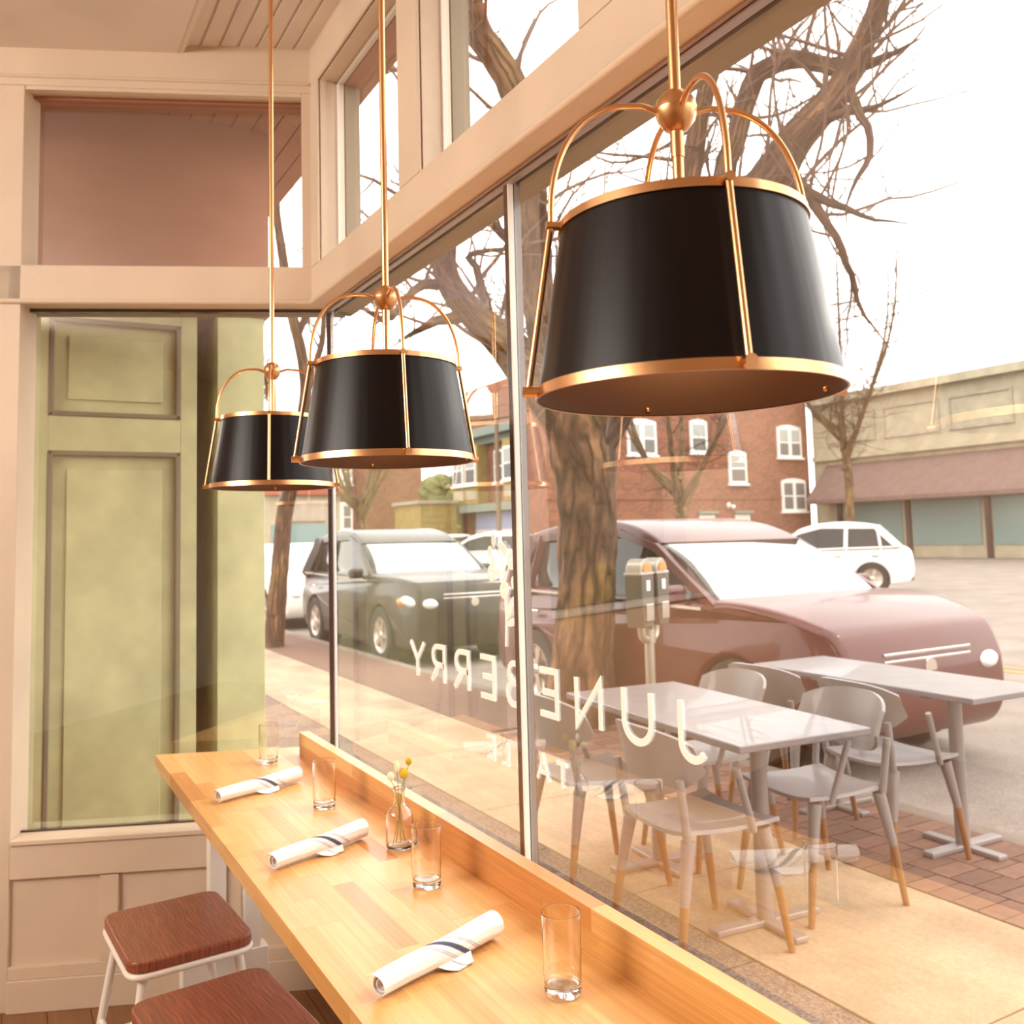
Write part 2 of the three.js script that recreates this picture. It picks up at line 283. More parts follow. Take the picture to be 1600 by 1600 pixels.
function endPane(n, label, s0, s1, y0, y1, frame) {
  const g = endAt(structure(n, label, 'window'));
  mesh('pane', new THREE.PlaneGeometry(s1 - s0, y1 - y0).rotateY(Math.PI).translate((s0 + s1) / 2, (y0 + y1) / 2, 0), mat.pane, g);
  mesh('channel', [box(s0, s1, y0, y0 + 0.012, -0.012, -0.002), box(s0, s1, y1 - 0.012, y1, -0.014, -0.002)], frame, g); return g;
}
{
  const g = endPane(`window_${++wn}`, 'end window looking onto the green panelled entrance', 0.004, ER, 0.53, BEAD, mat.darkframe);
  mesh('mullion', box(-0.004, 0.012, 0.53, BEAD, -0.016, 0.0, 0.002), mat.darkframe, g);
  mesh('glazing_bar', box(-0.014, -0.005, 0.53, BEAD, -0.012, 0.012, 0.002), mat.metalwhite, g);
  endPane(`window_${++wn}`, 'end transom light showing the brown porch ceiling', 0.088, ER, SILL, 3.085, mat.soffit);
  endPane(`window_${++wn}`, 'window above the tan dado outside the frame', ER + 0.16, 2.5, 1.125, BEAD, mat.darkframe);
  endPane(`window_${++wn}`, 'transom light above the tan dado outside the frame', ER + 0.16, 2.5, SILL, 3.085, mat.white);
}
{
  const w = structure('wall_left', 'plain wall on the far side of the room, outside the frame', 'wall');
  const o = [-2.95, -0.45], ob = -4.95;
  mesh('wall_panel', [box(LEFT - 0.12, LEFT, 0, 3.3, ob, o[0]), box(LEFT - 0.12, LEFT, 0, 3.3, o[1], BACK + 0.1), box(LEFT - 0.12, LEFT, 0, 2.46, o[0], o[1]), box(LEFT - 0.12, LEFT, 3.14, 3.3, o[0], o[1])], mat.cream, w);
  const b = structure('wall_back', 'plain wall behind the eye, outside the frame', 'wall');
  mesh('wall_panel', box(LEFT - 0.1, GX + 0.1, 0, 3.3, BACK, BACK + 0.12), mat.cream, b);
  const p1 = structure(`window_${++wn}`, 'added high window for the fill light in the far side wall, outside the frame', 'window');  // unseen window, added only to give the fill light an opening
  pane(p1, LEFT - 0.05, 2.46, 3.14, o[0], o[1]);
  mesh('frame', [box(LEFT - 0.07, LEFT - 0.03, 2.46, 3.14, -1.72, -1.68), box(LEFT - 0.07, LEFT - 0.03, 2.46, 2.49, o[0], o[1])], mat.white, p1);
  const bb = structure('baseboard_end', 'peach baseboard along the end wall', 'baseboard'); endAt(bb);
  mesh('board', box(0.02, ER, 0, 0.10, E0 - 0.012, E0 + 0.012, 0.003), mat.cream, bb);
}

// ---------------------------------------------------------------- the bar along the window
const TX0 = 0.474, TX1 = 1.0, TY = 0.784, TT = 0.038, LX0 = 0.8735, LX1 = 0.905, LY = 0.859, TZ = 0.45;
const tableEnd = (x) => -3.149 - 0.40 * (0.905 - x);
function stave(x0, x1, za0, za1, zb0, zb1, y0, y1, du, dv) {       // z at x0 / x1, far end a and near end b
  const q = [[x0, za0], [x1, za1], [x1, zb1], [x0, zb0]], pos = [], nor = [];
  const face = (a, b, c, d) => { const u = new THREE.Vector3().subVectors(V(...b), V(...a)), w = new THREE.Vector3().subVectors(V(...d), V(...a)), n = u.cross(w).normalize(); for (const p of [a, b, c, a, c, d]) { pos.push(...p); nor.push(n.x, n.y, n.z); } };
  const t = q.map(([x, z]) => [x, y1, z]), s = q.map(([x, z]) => [x, y0, z]);
  face(t[3], t[2], t[1], t[0]); face(s[0], s[1], s[2], s[3]);
  for (let i = 0; i < 4; i++) { const j = (i + 1) % 4; face(t[i], t[j], s[j], s[i]); }
  const g = new THREE.BufferGeometry(); g.setAttribute('position', new THREE.Float32BufferAttribute(pos, 3)); g.setAttribute('normal', new THREE.Float32BufferAttribute(nor, 3)); return metric(g, du, dv);
}
{
  const t = thing('window_bar_table', 'long butcher block bar table of honey coloured staves along the shop window', 'table', [0.7, 0, -1.4]);
  const off = V(-0.7, 0, 1.4), add = (n, g, m) => mesh(n, g.translate(off.x, off.y, off.z), m, t), R = rng(77), N = 12, w = (TX1 - TX0) / N;
  add('core', stave(TX0 + 0.004, TX1, tableEnd(TX0) + 0.01, tableEnd(TX1) + 0.01, TZ - 0.01, TZ - 0.01, TY - TT + 0.004, TY - 0.004, 0, 0), staveTone[2]);
  for (let i = 0; i < N; i++) {
    const x0 = TX0 + i * w, x1 = x0 + w - 0.00012; let za = [tableEnd(x0), tableEnd(x1)], z = (za[0] + za[1]) / 2 + 0.12 + 0.4 * R();
    for (let last = false; !last;) {
      const e = Math.min(z, TZ); last = e >= TZ; let k = Math.floor(R() * 5.6); if (k === 4 && R() < 0.7) k = 0;
      add('stave', stave(x0, x1, za[0], za[1], e - 0.00012, e - 0.00012, TY - TT, TY - 0.0003 * R(), R() * 2, R() * 5), staveTone[k === 5 ? 5 : k]);
      za = [e, e]; z = e + 0.1 + 0.3 * R();
    }
  }
  for (const [z, s] of [[-2.97, 1], [-0.55, 1]]) {   // white trestles
    const leg = (x0, x1) => box(x0, x1, 0.19, TY - TT, z - 0.025, z + 0.025, 0.003).translate(off.x, off.y, off.z);
    mesh('post', leg(0.577, 0.626), mat.white, t); mesh('post', leg(0.68, 0.729), mat.white, t);
    mesh('foot_beam', [box(0.50, 0.75, 0.185, 0.25, z - 0.03, z + 0.03, 0.003), box(0.50, 0.555, 0.0, 0.19, z - 0.03, z + 0.03, 0.003), box(0.70, 0.75, 0.0, 0.19, z - 0.03, z + 0.03, 0.003)].map((g) => g.translate(off.x, off.y, off.z)), mat.white, t);
  }
  const l = thing('bar_upstand', 'narrow honey coloured wooden upstand along the back of the bar', 'upstand', [0.89, TY, -1.4]);
  const addL = (g, m) => mesh('stave', g.translate(-0.89, -TY, 1.4), m, l), h = (LY - TY) / 2, far = -3.02;
  for (let i = 0; i < 2; i++) {
    let a = far, z = far + 0.25 + 0.3 * R();
    for (let last = false; !last;) { const e = Math.min(z, TZ); last = e >= TZ; addL(stave(LX0 + (i ? 0 : 0.0005), LX1, a, a, e - 0.0005, e - 0.0005, TY + i * h + 0.0002, TY + (i + 1) * h - 0.0003, R() * 2, R() * 4), staveTone[Math.floor(R() * 4.9)]); a = e; z = e + 0.35 + 0.5 * R(); }
  }
}

// ---------------------------------------------------------------- pendant lamps
function pendant(x, z, turn, label) {
  const L = thing('pendant_lamp', label, 'lamp', [x, 0, z], 0, 'black pendant lamps over the bar');
  const yb = 1.631, yt = 1.833, rb = 0.1715, rt = 0.1385, yB = 1.967, up = CEIL, k = (y) => rb + (rt - rb) * (y - yb) / (yt - yb);
  const shade = mesh('shade', toCreasedNormals(lathe([[rb - 0.0005, yb + 0.0006], [rt - 0.0005, yt - 0.001], [rt - 0.0028, yt - 0.001], [rb - 0.0028, yb + 0.0006], [rb - 0.0005, yb + 0.0006]], 128), 0.5), mat.shade, L);
  mesh('lining', toCreasedNormals(lathe([[rt - 0.0029, yt - 0.0015], [rb - 0.0029, yb + 0.0012], [rb - 0.0036, yb + 0.0012], [rt - 0.0036, yt - 0.0015], [rt - 0.0029, yt - 0.0015]], 96), 0.5), mat.lining, L);
  const band = (y0, y1) => toCreasedNormals(lathe([[k(y0) - 0.0004, y0], [k(y0) + 0.002, y0], [k(y1) + 0.002, y1], [k(y1) - 0.0004, y1], [k(y0) - 0.0004, y0]], 96), 0.5);
  mesh('rim_band', band(yb, yb + 0.0125), mat.brass, L); mesh('rim_band', band(yt - 0.0105, yt), mat.brass, L);
  const hub = mesh('hub', lathe([[0, yB - 0.027], [0.006, yB - 0.0265], [0.014, yB - 0.022], [0.0215, yB - 0.012], [0.0245, yB - 0.001], [0.0238, yB], [0.0248, yB + 0.001], [0.0222, yB + 0.012], [0.015, yB + 0.0205], [0.008, yB + 0.0245], [0, yB + 0.026]], 40), mat.brass, L);
  mesh('stem', bar(V(0, yB + 0.02, 0), V(0, up, 0), 0.0068, 0.0068, 20), mat.brass, L);
  mesh('stem_joint', bar(V(0, 3.18, 0), V(0, 3.205, 0), 0.0085), mat.brass, L);
  mesh('canopy', lathe([[0, up - 0.03], [0.02, up - 0.03], [0.055, up - 0.012], [0.06, up], [0, up]]), mat.brass, L);
  mesh('socket_rod', [bar(V(0, yB - 0.056, 0), V(0, yB - 0.024, 0), 0.0078), bar(V(0, yB - 0.135, 0), V(0, yB - 0.054, 0), 0.0066), bar(V(0, yB - 0.19, 0), V(0, yB - 0.135, 0), 0.019)], mat.brass, L);
  mesh('bulb', new THREE.SphereGeometry(0.024, 20, 14).translate(0, yB - 0.214, 0), mat.bulb, L);
  mesh('spider', [0, 1].map((i) => bar(V(-rt * Math.cos(turn + i * Math.PI / 2), yt - 0.012, -rt * Math.sin(turn + i * Math.PI / 2)), V(rt * Math.cos(turn + i * Math.PI / 2), yt - 0.012, rt * Math.sin(turn + i * Math.PI / 2)), 0.0025)), mat.brass, L);
  for (let i = 0; i < 4; i++) {
    const a = turn + i * Math.PI / 2, c = Math.cos(a), s = Math.sin(a), at = (r, y) => V(r * c, y, r * s), so = 0.0125, ro = k(yt - 0.006) + so, bo = k(yb + 0.007) + so;
    const arc = [at(0.021, yB - 0.002), at(0.04, yB + 0.004)]; for (let j = 0; j <= 9; j++) { const f = j / 9 * Math.PI / 2; arc.push(at(0.052 + (ro - 0.052) * Math.sin(f) ** 0.9, (yt - 0.004) + (yB + 0.004 - yt + 0.004) * Math.cos(f) ** 0.9)); }
    mesh('arm', [tube(arc, 0.0036, 60, 10), bar(at(ro, yt - 0.004), at(bo, yb + 0.006), 0.0036)], mat.brass, L);
    mesh('standoff', [bar(at(k(yt) - 0.001, yt - 0.006), at(ro + 0.0055, yt - 0.006), 0.0052, 0.0052, 16)], mat.brass, L);
    mesh('standoff', [bar(at(k(yb) - 0.001, yb + 0.0065), at(bo + 0.006, yb + 0.0065), 0.0062, 0.0062, 16)], mat.brass, L);
    mesh('screw', new THREE.SphereGeometry(0.0034, 12, 8).translate((k(yb + 0.006) - 0.005) * c, yb + 0.0085, (k(yb + 0.006) - 0.005) * s), mat.brass, L);
  }
  const p = new THREE.PointLight(new THREE.Color(1, 0.45, 0.18), 0.4, 0, 2); p.position.set(x, yB - 0.214, z); p.castShadow = true; scene.add(p);
  return L;
}
pendant(0.6816, -0.8026, rad(111.8), 'black pendant lamp with brass frame hanging nearest, above the largest drinking glass');
pendant(0.6816, -1.7218, rad(100), 'black pendant lamp with brass frame in the middle of the row of three');
pendant(0.6816, -2.6067, rad(107.6), 'black pendant lamp with brass frame farthest away, before the green entrance');

// ---------------------------------------------------------------- table ware
function tumbler(x, z, label) {
  const t = thing('drinking_glass', label, 'glass', [x, TY, z], 0, 'tall tumblers on the bar');
  mesh('tumbler', lathe([[0, 0.0008], [0.022, 0.0008], [0.0268, 0.0018], [0.0282, 0.0045], [0.0286, 0.012], [0.0307, 0.1195], [0.0300, 0.1206], [0.0291, 0.1195], [0.0268, 0.020], [0.0255, 0.0165], [0.020, 0.0148], [0, 0.0142]], 56), mat.tumbler, t);
}
tumbler(0.7647, -1.247, 'clear drinking glass nearest the eye, beside the nearest rolled napkin');
tumbler(0.7656, -1.757, 'clear drinking glass right beside the small flower bottle');
tumbler(0.7612, -2.405, 'clear drinking glass between the two farther rolled napkins');
tumbler(0.7639, -2.981, 'clear drinking glass farthest away, at the far end of the bar');
{
  const v = thing('bud_vase', 'small clear glass bottle vase with yellow button flowers on the bar', 'vase', [0.806, TY, -1.998]);
  mesh('bottle', lathe([[0, 0.001], [0.022, 0.001], [0.0285, 0.003], [0.0305, 0.009], [0.0308, 0.06], [0.0300, 0.072], [0.0262, 0.084], [0.019, 0.092], [0.0138, 0.097], [0.0125, 0.103], [0.0122, 0.126], [0.0145, 0.128], [0.0148, 0.133], [0.0138, 0.1345], [0.0112, 0.133], [0.0103, 0.103], [0.0115, 0.098], [0.0175, 0.09], [0.0245, 0.082], [0.0278, 0.071], [0.0284, 0.06], [0.028, 0.0125], [0.024, 0.009], [0, 0.008]], 48), mat.tumbler, v);
  const fl = [[0.010, 0.165, 0.006, 0.0105, mat.yellow], [0.026, 0.187, -0.004, 0.0075, mat.yellow], [-0.006, 0.182, 0.004, 0.006, mat.bud], [-0.022, 0.163, 0.006, 0.0085, mat.bud]];
  fl.forEach(([x, y, z, r, m], i) => {
    const b = mesh('flower', new THREE.IcosahedronGeometry(r, 3).scale(1, i === 2 ? 2.1 : 1.12, 1).translate(x, y, z), m, v);
    mesh('stem', tube([V(-x * 0.7, 0.012, -z), V(0, 0.075, z * 0.3), V(x * 0.4, 0.128, z * 0.6), V(x, y - r, z)], 0.0009, 20, 6), mat.stem, b);
  });
}
const napkinPrint = (() => {                      // u along the roll, v round it
  const w = 1024, h = 64;
  return dataTex(w, h, (u, v) => {
    const q = u + 0.6 * (v - 0.5) + 0.11, t = 0.97 + 0.03 * hash(Math.floor(u * w), Math.floor(v * h), 9), on = (a, b) => q > a && q < b;
    if (on(0.515, 0.568)) return [0.30, 0.33, 0.42]; if (on(0.43, 0.442) || on(0.450, 0.462) || on(0.622, 0.634) || on(0.642, 0.654)) return [0.72, 0.71, 0.76];
    return [t, t * 0.985, t * 0.975];
  }, true);
})();
const linen = M(lin(0.93, 0.89, 0.87), 0.85, { map: napkinPrint, bumpMap: rep(tPaintB, 8), bumpScale: 0.0003 }), linenPlain = M(lin(0.92, 0.88, 0.86), 0.85);
function napkin(ax, az, bx, bz, label) {
  const L = Math.hypot(bx - ax, bz - az), t = thing('rolled_napkin', label, 'napkin', [(ax + bx) / 2, TY, (az + bz) / 2], Math.atan2(-(bz - az), bx - ax), 'rolled napkins on the bar');
  const turns = 2.6, n = 130, m = 24, th = 0.0016, pos = [], uv = [], idx = [];
  const pt = (i, j, off) => {                     // spiral section, slightly squashed where it rests
    const f = i / n, a = f * turns * 2 * Math.PI - 1.2, s = j / m, r = (0.0075 + 0.0150 * f) * (0.92 + 0.22 * s + 0.03 * Math.sin(7 * s)) + off, sl = (f > 0.75 ? (f - 0.75) * 0.06 : 0);
    let y = r * Math.sin(a) * 0.86, x = (s - 0.5) * L * (1 - 0.06 * (1 - f)) + sl * (s - 0.5); const zz = r * Math.cos(a);
    return [x, y + 0.0196 + 0.0036 * (s - 0.4), zz + 0.0015 * Math.sin(s * 9 + f * 3)];
  };
  for (const off of [0, -th]) for (let i = 0; i <= n; i++) for (let j = 0; j <= m; j++) { pos.push(...pt(i, j, off)); uv.push(j / m, (i / n * turns) % 1); }
  const S = (n + 1) * (m + 1), k = (i, j, o) => o * S + i * (m + 1) + j;
  for (let i = 0; i < n; i++) for (let j = 0; j < m; j++) { const a = k(i, j, 0), b = k(i + 1, j, 0), c = k(i + 1, j + 1, 0), d = k(i, j + 1, 0); idx.push(a, b, c, a, c, d); idx.push(a + S, c + S, b + S, a + S, d + S, c + S); }
  for (let i = 0; i < n; i++) for (const j of [0, m]) { const a = k(i, j, 0), b = k(i + 1, j, 0); idx.push(a, b, b + S, a, b + S, a + S); }
  for (let j = 0; j < m; j++) for (const i of [0, n]) { const a = k(i, j, 0), b = k(i, j + 1, 0); idx.push(a, b, b + S, a, b + S, a + S); }
  const g = new THREE.BufferGeometry(); g.setAttribute('position', new THREE.Float32BufferAttribute(pos, 3)); g.setAttribute('uv', new THREE.Float32BufferAttribute(uv, 2)); g.setIndex(idx);
  mesh('cloth_roll', toCreasedNormals(g, 0.9), linen, t);
  for (const [s, w, h] of [[0.13, 0.038, 0.0], [0.20, 0.026, 0.0015]]) {   // loose corner that slips out under the roll, towards the eye
    const q = [], ix = [], a = 10; for (const o of [0, -0.0013]) for (let i = 0; i <= a; i++) { const f = i / a; for (const e of [-1, 1]) q.push((s - 0.5 + 0.42) * L * 0 + (s * L - 0.02) + e * w * (1 - 0.72 * f), 0.0026 + h + 0.010 * (1 - f) * (1 - f) + o, 0.012 + 0.0265 * f); }
    const T = 2 * (a + 1); for (let i = 0; i < a; i++) { const b = 2 * i; ix.push(b, b + 2, b + 1, b + 1, b + 2, b + 3, T + b, T + b + 1, T + b + 2, T + b + 1, T + b + 3, T + b + 2, b, T + b, b + 2, b + 2, T + b, T + b + 2, b + 1, b + 3, T + b + 1, b + 3, T + b + 3, T + b + 1); }
    ix.push(2 * a, 2 * a + 1, T + 2 * a, 2 * a + 1, T + 2 * a + 1, T + 2 * a);
    const f = new THREE.BufferGeometry(); f.setAttribute('position', new THREE.Float32BufferAttribute(q, 3)); f.setIndex(ix); f.computeVertexNormals(); mesh('loose_corner', f, linenPlain, t);
  }
}
napkin(0.519, -1.386, 0.768, -1.476, 'rolled white napkin with a navy stripe, nearest the eye');
napkin(0.525, -2.022, 0.759, -2.113, 'rolled white napkin with a navy stripe, in the middle of the row');
napkin(0.532, -2.611, 0.775, -2.699, 'rolled white napkin with a navy stripe, farthest along the bar');

// ---------------------------------------------------------------- stools
function stool(x, z, turn, label) {
  const t = thing('bar_stool', label, 'stool', [x, 0, z], turn, 'stools at the bar'), H = 0.47, w = 0.15, d = 0.187, r = 0.045;
  const s = new THREE.Shape(); s.moveTo(-w + r, -d); s.lineTo(w - r, -d); s.quadraticCurveTo(w, -d, w, -d + r); s.lineTo(w, d - r); s.quadraticCurveTo(w, d, w - r, d); s.lineTo(-w + r, d); s.quadraticCurveTo(-w, d, -w, d - r); s.lineTo(-w, -d + r); s.quadraticCurveTo(-w, -d, -w + r, -d);
  const g = new THREE.ExtrudeGeometry(s, { depth: 0.018, bevelEnabled: true, bevelThickness: 0.005, bevelSize: 0.004, bevelSegments: 3, curveSegments: 10 }); g.rotateX(-Math.PI / 2); g.translate(0, H - 0.024, 0);
  mesh('seat', metric(g, x * 3, z), mat.walnut, t);
  const ring = s.getPoints(10).map((p) => V(p.x * 1.0, H - 0.037, p.y * 1.0)); ring.pop();
  mesh('seat_frame', tube(ring, 0.0085, 120, 10, true), mat.metalwhite, t);
  for (const [a, b] of [[-1, -1], [1, -1], [-1, 1], [1, 1]]) mesh('leg', bar(V(a * (w - 0.035), H - 0.035, b * (d - 0.03)), V(a * (w + 0.03), 0, b * (d + 0.035)), 0.0115, 0.0115, 14), mat.metalwhite, t);
  const q = (a, b, y) => { const f = (H - 0.035 - y) / (H - 0.035); return V(a * (w - 0.035 + 0.065 * f), y, b * (d - 0.03 + 0.065 * f)); };
  for (const [a, b, c, e, y] of [[-1, -1, 1, -1, 0.15], [-1, 1, 1, 1, 0.15], [-1, -1, -1, 1, 0.19], [1, -1, 1, 1, 0.19]]) mesh('stretcher', bar(q(a, b, y), q(c, e, y), 0.008), mat.metalwhite, t);
}
stool(0.440, -2.682, rad(4), 'low stool with dark walnut seat and white metal frame, the farther of the two');
stool(0.445, -2.115, rad(6), 'low stool with dark walnut seat, nearer the eye at the lower left');

// ---------------------------------------------------------------- lettering on the glass, read from the street
{
  const t = thing('window_lettering', 'thin white mirrored capital lettering in two lines on the shop window', 'lettering', [GX - 0.0035, 0, -1.85]);
  // strokes in letter units (width a, cap height 1), reading left to right from outside, where +x is -z... the wall's z grows with reading direction reversed
  const arc = (cx, cy, rx, ry, a0, a1, n = 14) => Array.from({ length: n + 1 }, (_, i) => { const a = rad(a0 + (a1 - a0) * i / n); return [cx + rx * Math.cos(a), cy + ry * Math.sin(a)]; });
  const F = {
    J: [[[0.62, 1], [0.62, 0.3], ...arc(0.31, 0.3, 0.31, 0.27, 0, -150)]], U: [[[0, 1], [0, 0.42], ...arc(0.44, 0.42, 0.44, 0.38, 180, 360), [0.88, 1]]],
    N: [[[0, 0], [0, 1], [0.86, 0], [0.86, 1]]], E: [[[0.7, 1], [0, 1], [0, 0], [0.7, 0]], [[0, 0.51], [0.58, 0.51]]],
    B: [[[0, 0], [0, 1], [0.36, 1], ...arc(0.38, 0.76, 0.24, 0.24, 90, -90), [0, 0.52]], [[0.36, 0.52], ...arc(0.42, 0.26, 0.28, 0.26, 90, -90), [0, 0]]],
    R: [[[0, 0], [0, 1], [0.36, 1], ...arc(0.40, 0.74, 0.26, 0.26, 90, -90), [0, 0.48]], [[0.36, 0.48], [0.74, 0]]],
    Y: [[[0, 1], [0.46, 0.48], [0.92, 1]], [[0.46, 0.48], [0.46, 0]]], T: [[[0, 1], [0.8, 1]], [[0.4, 1], [0.4, 0]]], A: [[[0, 0], [0.46, 1], [0.92, 0]], [[0.17, 0.34], [0.75, 0.34]]], L: [[[0, 1], [0, 0], [0.62, 0]]],
  };
  const D = 0.0016;
  const strokeGeo = (raw, w) => { const pts = raw.filter((p, i) => !i || Math.hypot(p[0] - raw[i - 1][0], p[1] - raw[i - 1][1]) > 1e-5);   // mitred ribbon with thickness, in the plane (s, y)
    const a = [], b = []; const n = pts.length;
    for (let i = 0; i < n; i++) {
      const p = pts[i], q0 = pts[Math.max(0, i - 1)], q1 = pts[Math.min(n - 1, i + 1)]; const d0 = i ? [p[0] - q0[0], p[1] - q0[1]] : [q1[0] - p[0], q1[1] - p[1]], d1 = i < n - 1 ? [q1[0] - p[0], q1[1] - p[1]] : d0;
      const l0 = Math.hypot(...d0), l1 = Math.hypot(...d1), n0 = [-d0[1] / l0, d0[0] / l0], n1 = [-d1[1] / l1, d1[0] / l1]; let mx = n0[0] + n1[0], my = n0[1] + n1[1]; const ml = Math.hypot(mx, my) || 1; mx /= ml; my /= ml; const k = Math.min(2.2, 1 / Math.max(0.3, mx * n0[0] + my * n0[1])) * w / 2;
      a.push([p[0] + mx * k, p[1] + my * k]); b.push([p[0] - mx * k, p[1] - my * k]);
    }
    const parts = []; for (let i = 0; i < n - 1; i++) parts.push(new THREE.ExtrudeGeometry(shape([a[i], a[i + 1], b[i + 1], b[i]]), { depth: D, bevelEnabled: false })); return merge(parts);
  };
  const put = (ch, z0, z1, y0, y1, w) => {        // z0: the letter's left side as read from outside (the larger z)
    const W = Math.max(...F[ch].flat().map((p) => p[0])), sx = (z0 - z1) / W, sy = y1 - y0;
    const g = merge(F[ch].map((s, i) => strokeGeo(s.map(([x, y]) => [x * sx, y * sy]), w).translate(0, 0, -0.0003 * i)));
    g.rotateY(Math.PI / 2); g.translate(0, y0, z0 + 1.85); mesh('letter', g, mat.vinyl, t);   // local +x -> -z
  };
  const y0 = 1.094, y1 = 1.187, w = 0.0135;
  put('J', -1.222, -1.283, 1.088, y1, w); put('U', -1.366, -1.449, 1.089, y1, w); put('N', -1.527, -1.612, y0, y1, w); put('E', -1.689, -1.757, y0, y1, w); put('B', -1.838, -1.904, y0, y1, w);
  put('E', -1.972, -2.040, y0, y1, w); put('R', -2.108, -2.188, y0, y1, w); put('R', -2.252, -2.332, y0, y1, w); put('Y', -2.384, -2.476, y0, y1, w);
  const q0 = 0.951, q1 = 1.0, v = 0.0085;
  put('T', -1.653, -1.698, q0, q1, v); put('A', -1.730, -1.778, q0, q1, v); put('B', -1.834, -1.862, q0, q1, v); put('L', -1.912, -1.940, q0, q1, v); put('E', -1.981, -2.014, q0, q1, v);
  const e = thing('window_emblem', 'white berry sprig emblem on the shop window beside the slim dark mullion', 'emblem', [GX - 0.0035, 0, -1.9]);
  const rib = (pts, w0) => { const g = strokeGeo(pts.map(([z, y]) => [-z, y]), w0); g.rotateY(Math.PI / 2); g.translate(0, 0, 1.9); return g; };
  const oval = (z, y, rz, ry, hole) => { const s = new THREE.Shape(); s.absellipse(-z, y, rz, ry, 0, Math.PI * 2); if (hole) { const p = new THREE.Path(); p.absellipse(-z, y + 0.002, rz * 0.34, ry * 0.32, 0, Math.PI * 2, true); s.holes.push(p); } const g = new THREE.ExtrudeGeometry(s, { depth: D, bevelEnabled: false, curveSegments: 16 }); g.rotateY(Math.PI / 2); g.translate(0, 0, 1.9); return g; };
  const leaf = (a, b, c, d) => { const s = new THREE.Shape(); s.moveTo(-a[0], a[1]); s.quadraticCurveTo(-c[0], c[1], -b[0], b[1]); s.quadraticCurveTo(-d[0], d[1], -a[0], a[1]); const g = new THREE.ExtrudeGeometry(s, { depth: D, bevelEnabled: false, curveSegments: 12 }); g.rotateY(Math.PI / 2); g.translate(0, 0, 1.9); return g; };
  mesh('stalk', [rib([[-1.906, 1.222], [-1.902, 1.28], [-1.904, 1.33], [-1.909, 1.36]], 0.0075), rib([[-1.909, 1.36], [-1.925, 1.378], [-1.945, 1.394], [-1.958, 1.402]], 0.006), rib([[-1.906, 1.36], [-1.912, 1.405], [-1.92, 1.432]], 0.006), rib([[-1.906, 1.365], [-1.893, 1.39], [-1.882, 1.41]], 0.006), rib([[-1.92, 1.43], [-1.93, 1.455]], 0.005)], mat.vinyl, e);
  let lift = 0; const up = (m) => { m.position.x = -0.0004 * ++lift; };
  mesh('leaf', leaf([-1.903, 1.28], [-1.858, 1.342], [-1.900, 1.325], [-1.858, 1.30]), mat.vinyl, e).position.x = -0.0003; mesh('leaf', leaf([-1.903, 1.272], [-1.842, 1.293], [-1.885, 1.292], [-1.86, 1.262]), mat.vinyl, e).position.x = -0.0006;
  for (const [z, y, a, b, h] of [[-1.907, 1.352, 0.021, 0.021, 1], [-1.968, 1.391, 0.02, 0.02, 1], [-1.868, 1.421, 0.019, 0.021, 1]]) up(mesh('berry', oval(z, y, a, b, h), mat.vinyl, e));
  for (const [z, y, a, b] of [[-1.936, 1.394, 0.012, 0.014], [-1.858, 1.372, 0.015, 0.018], [-1.952, 1.468, 0.012, 0.019], [-1.912, 1.456, 0.012, 0.015], [-1.970, 1.442, 0.013, 0.017], [-1.896, 1.444, 0.013, 0.018], [-1.952, 1.418, 0.012, 0.016]]) up(mesh('bud', oval(z, y, a * 0.82, b * 0.82), mat.vinyl, e));
}

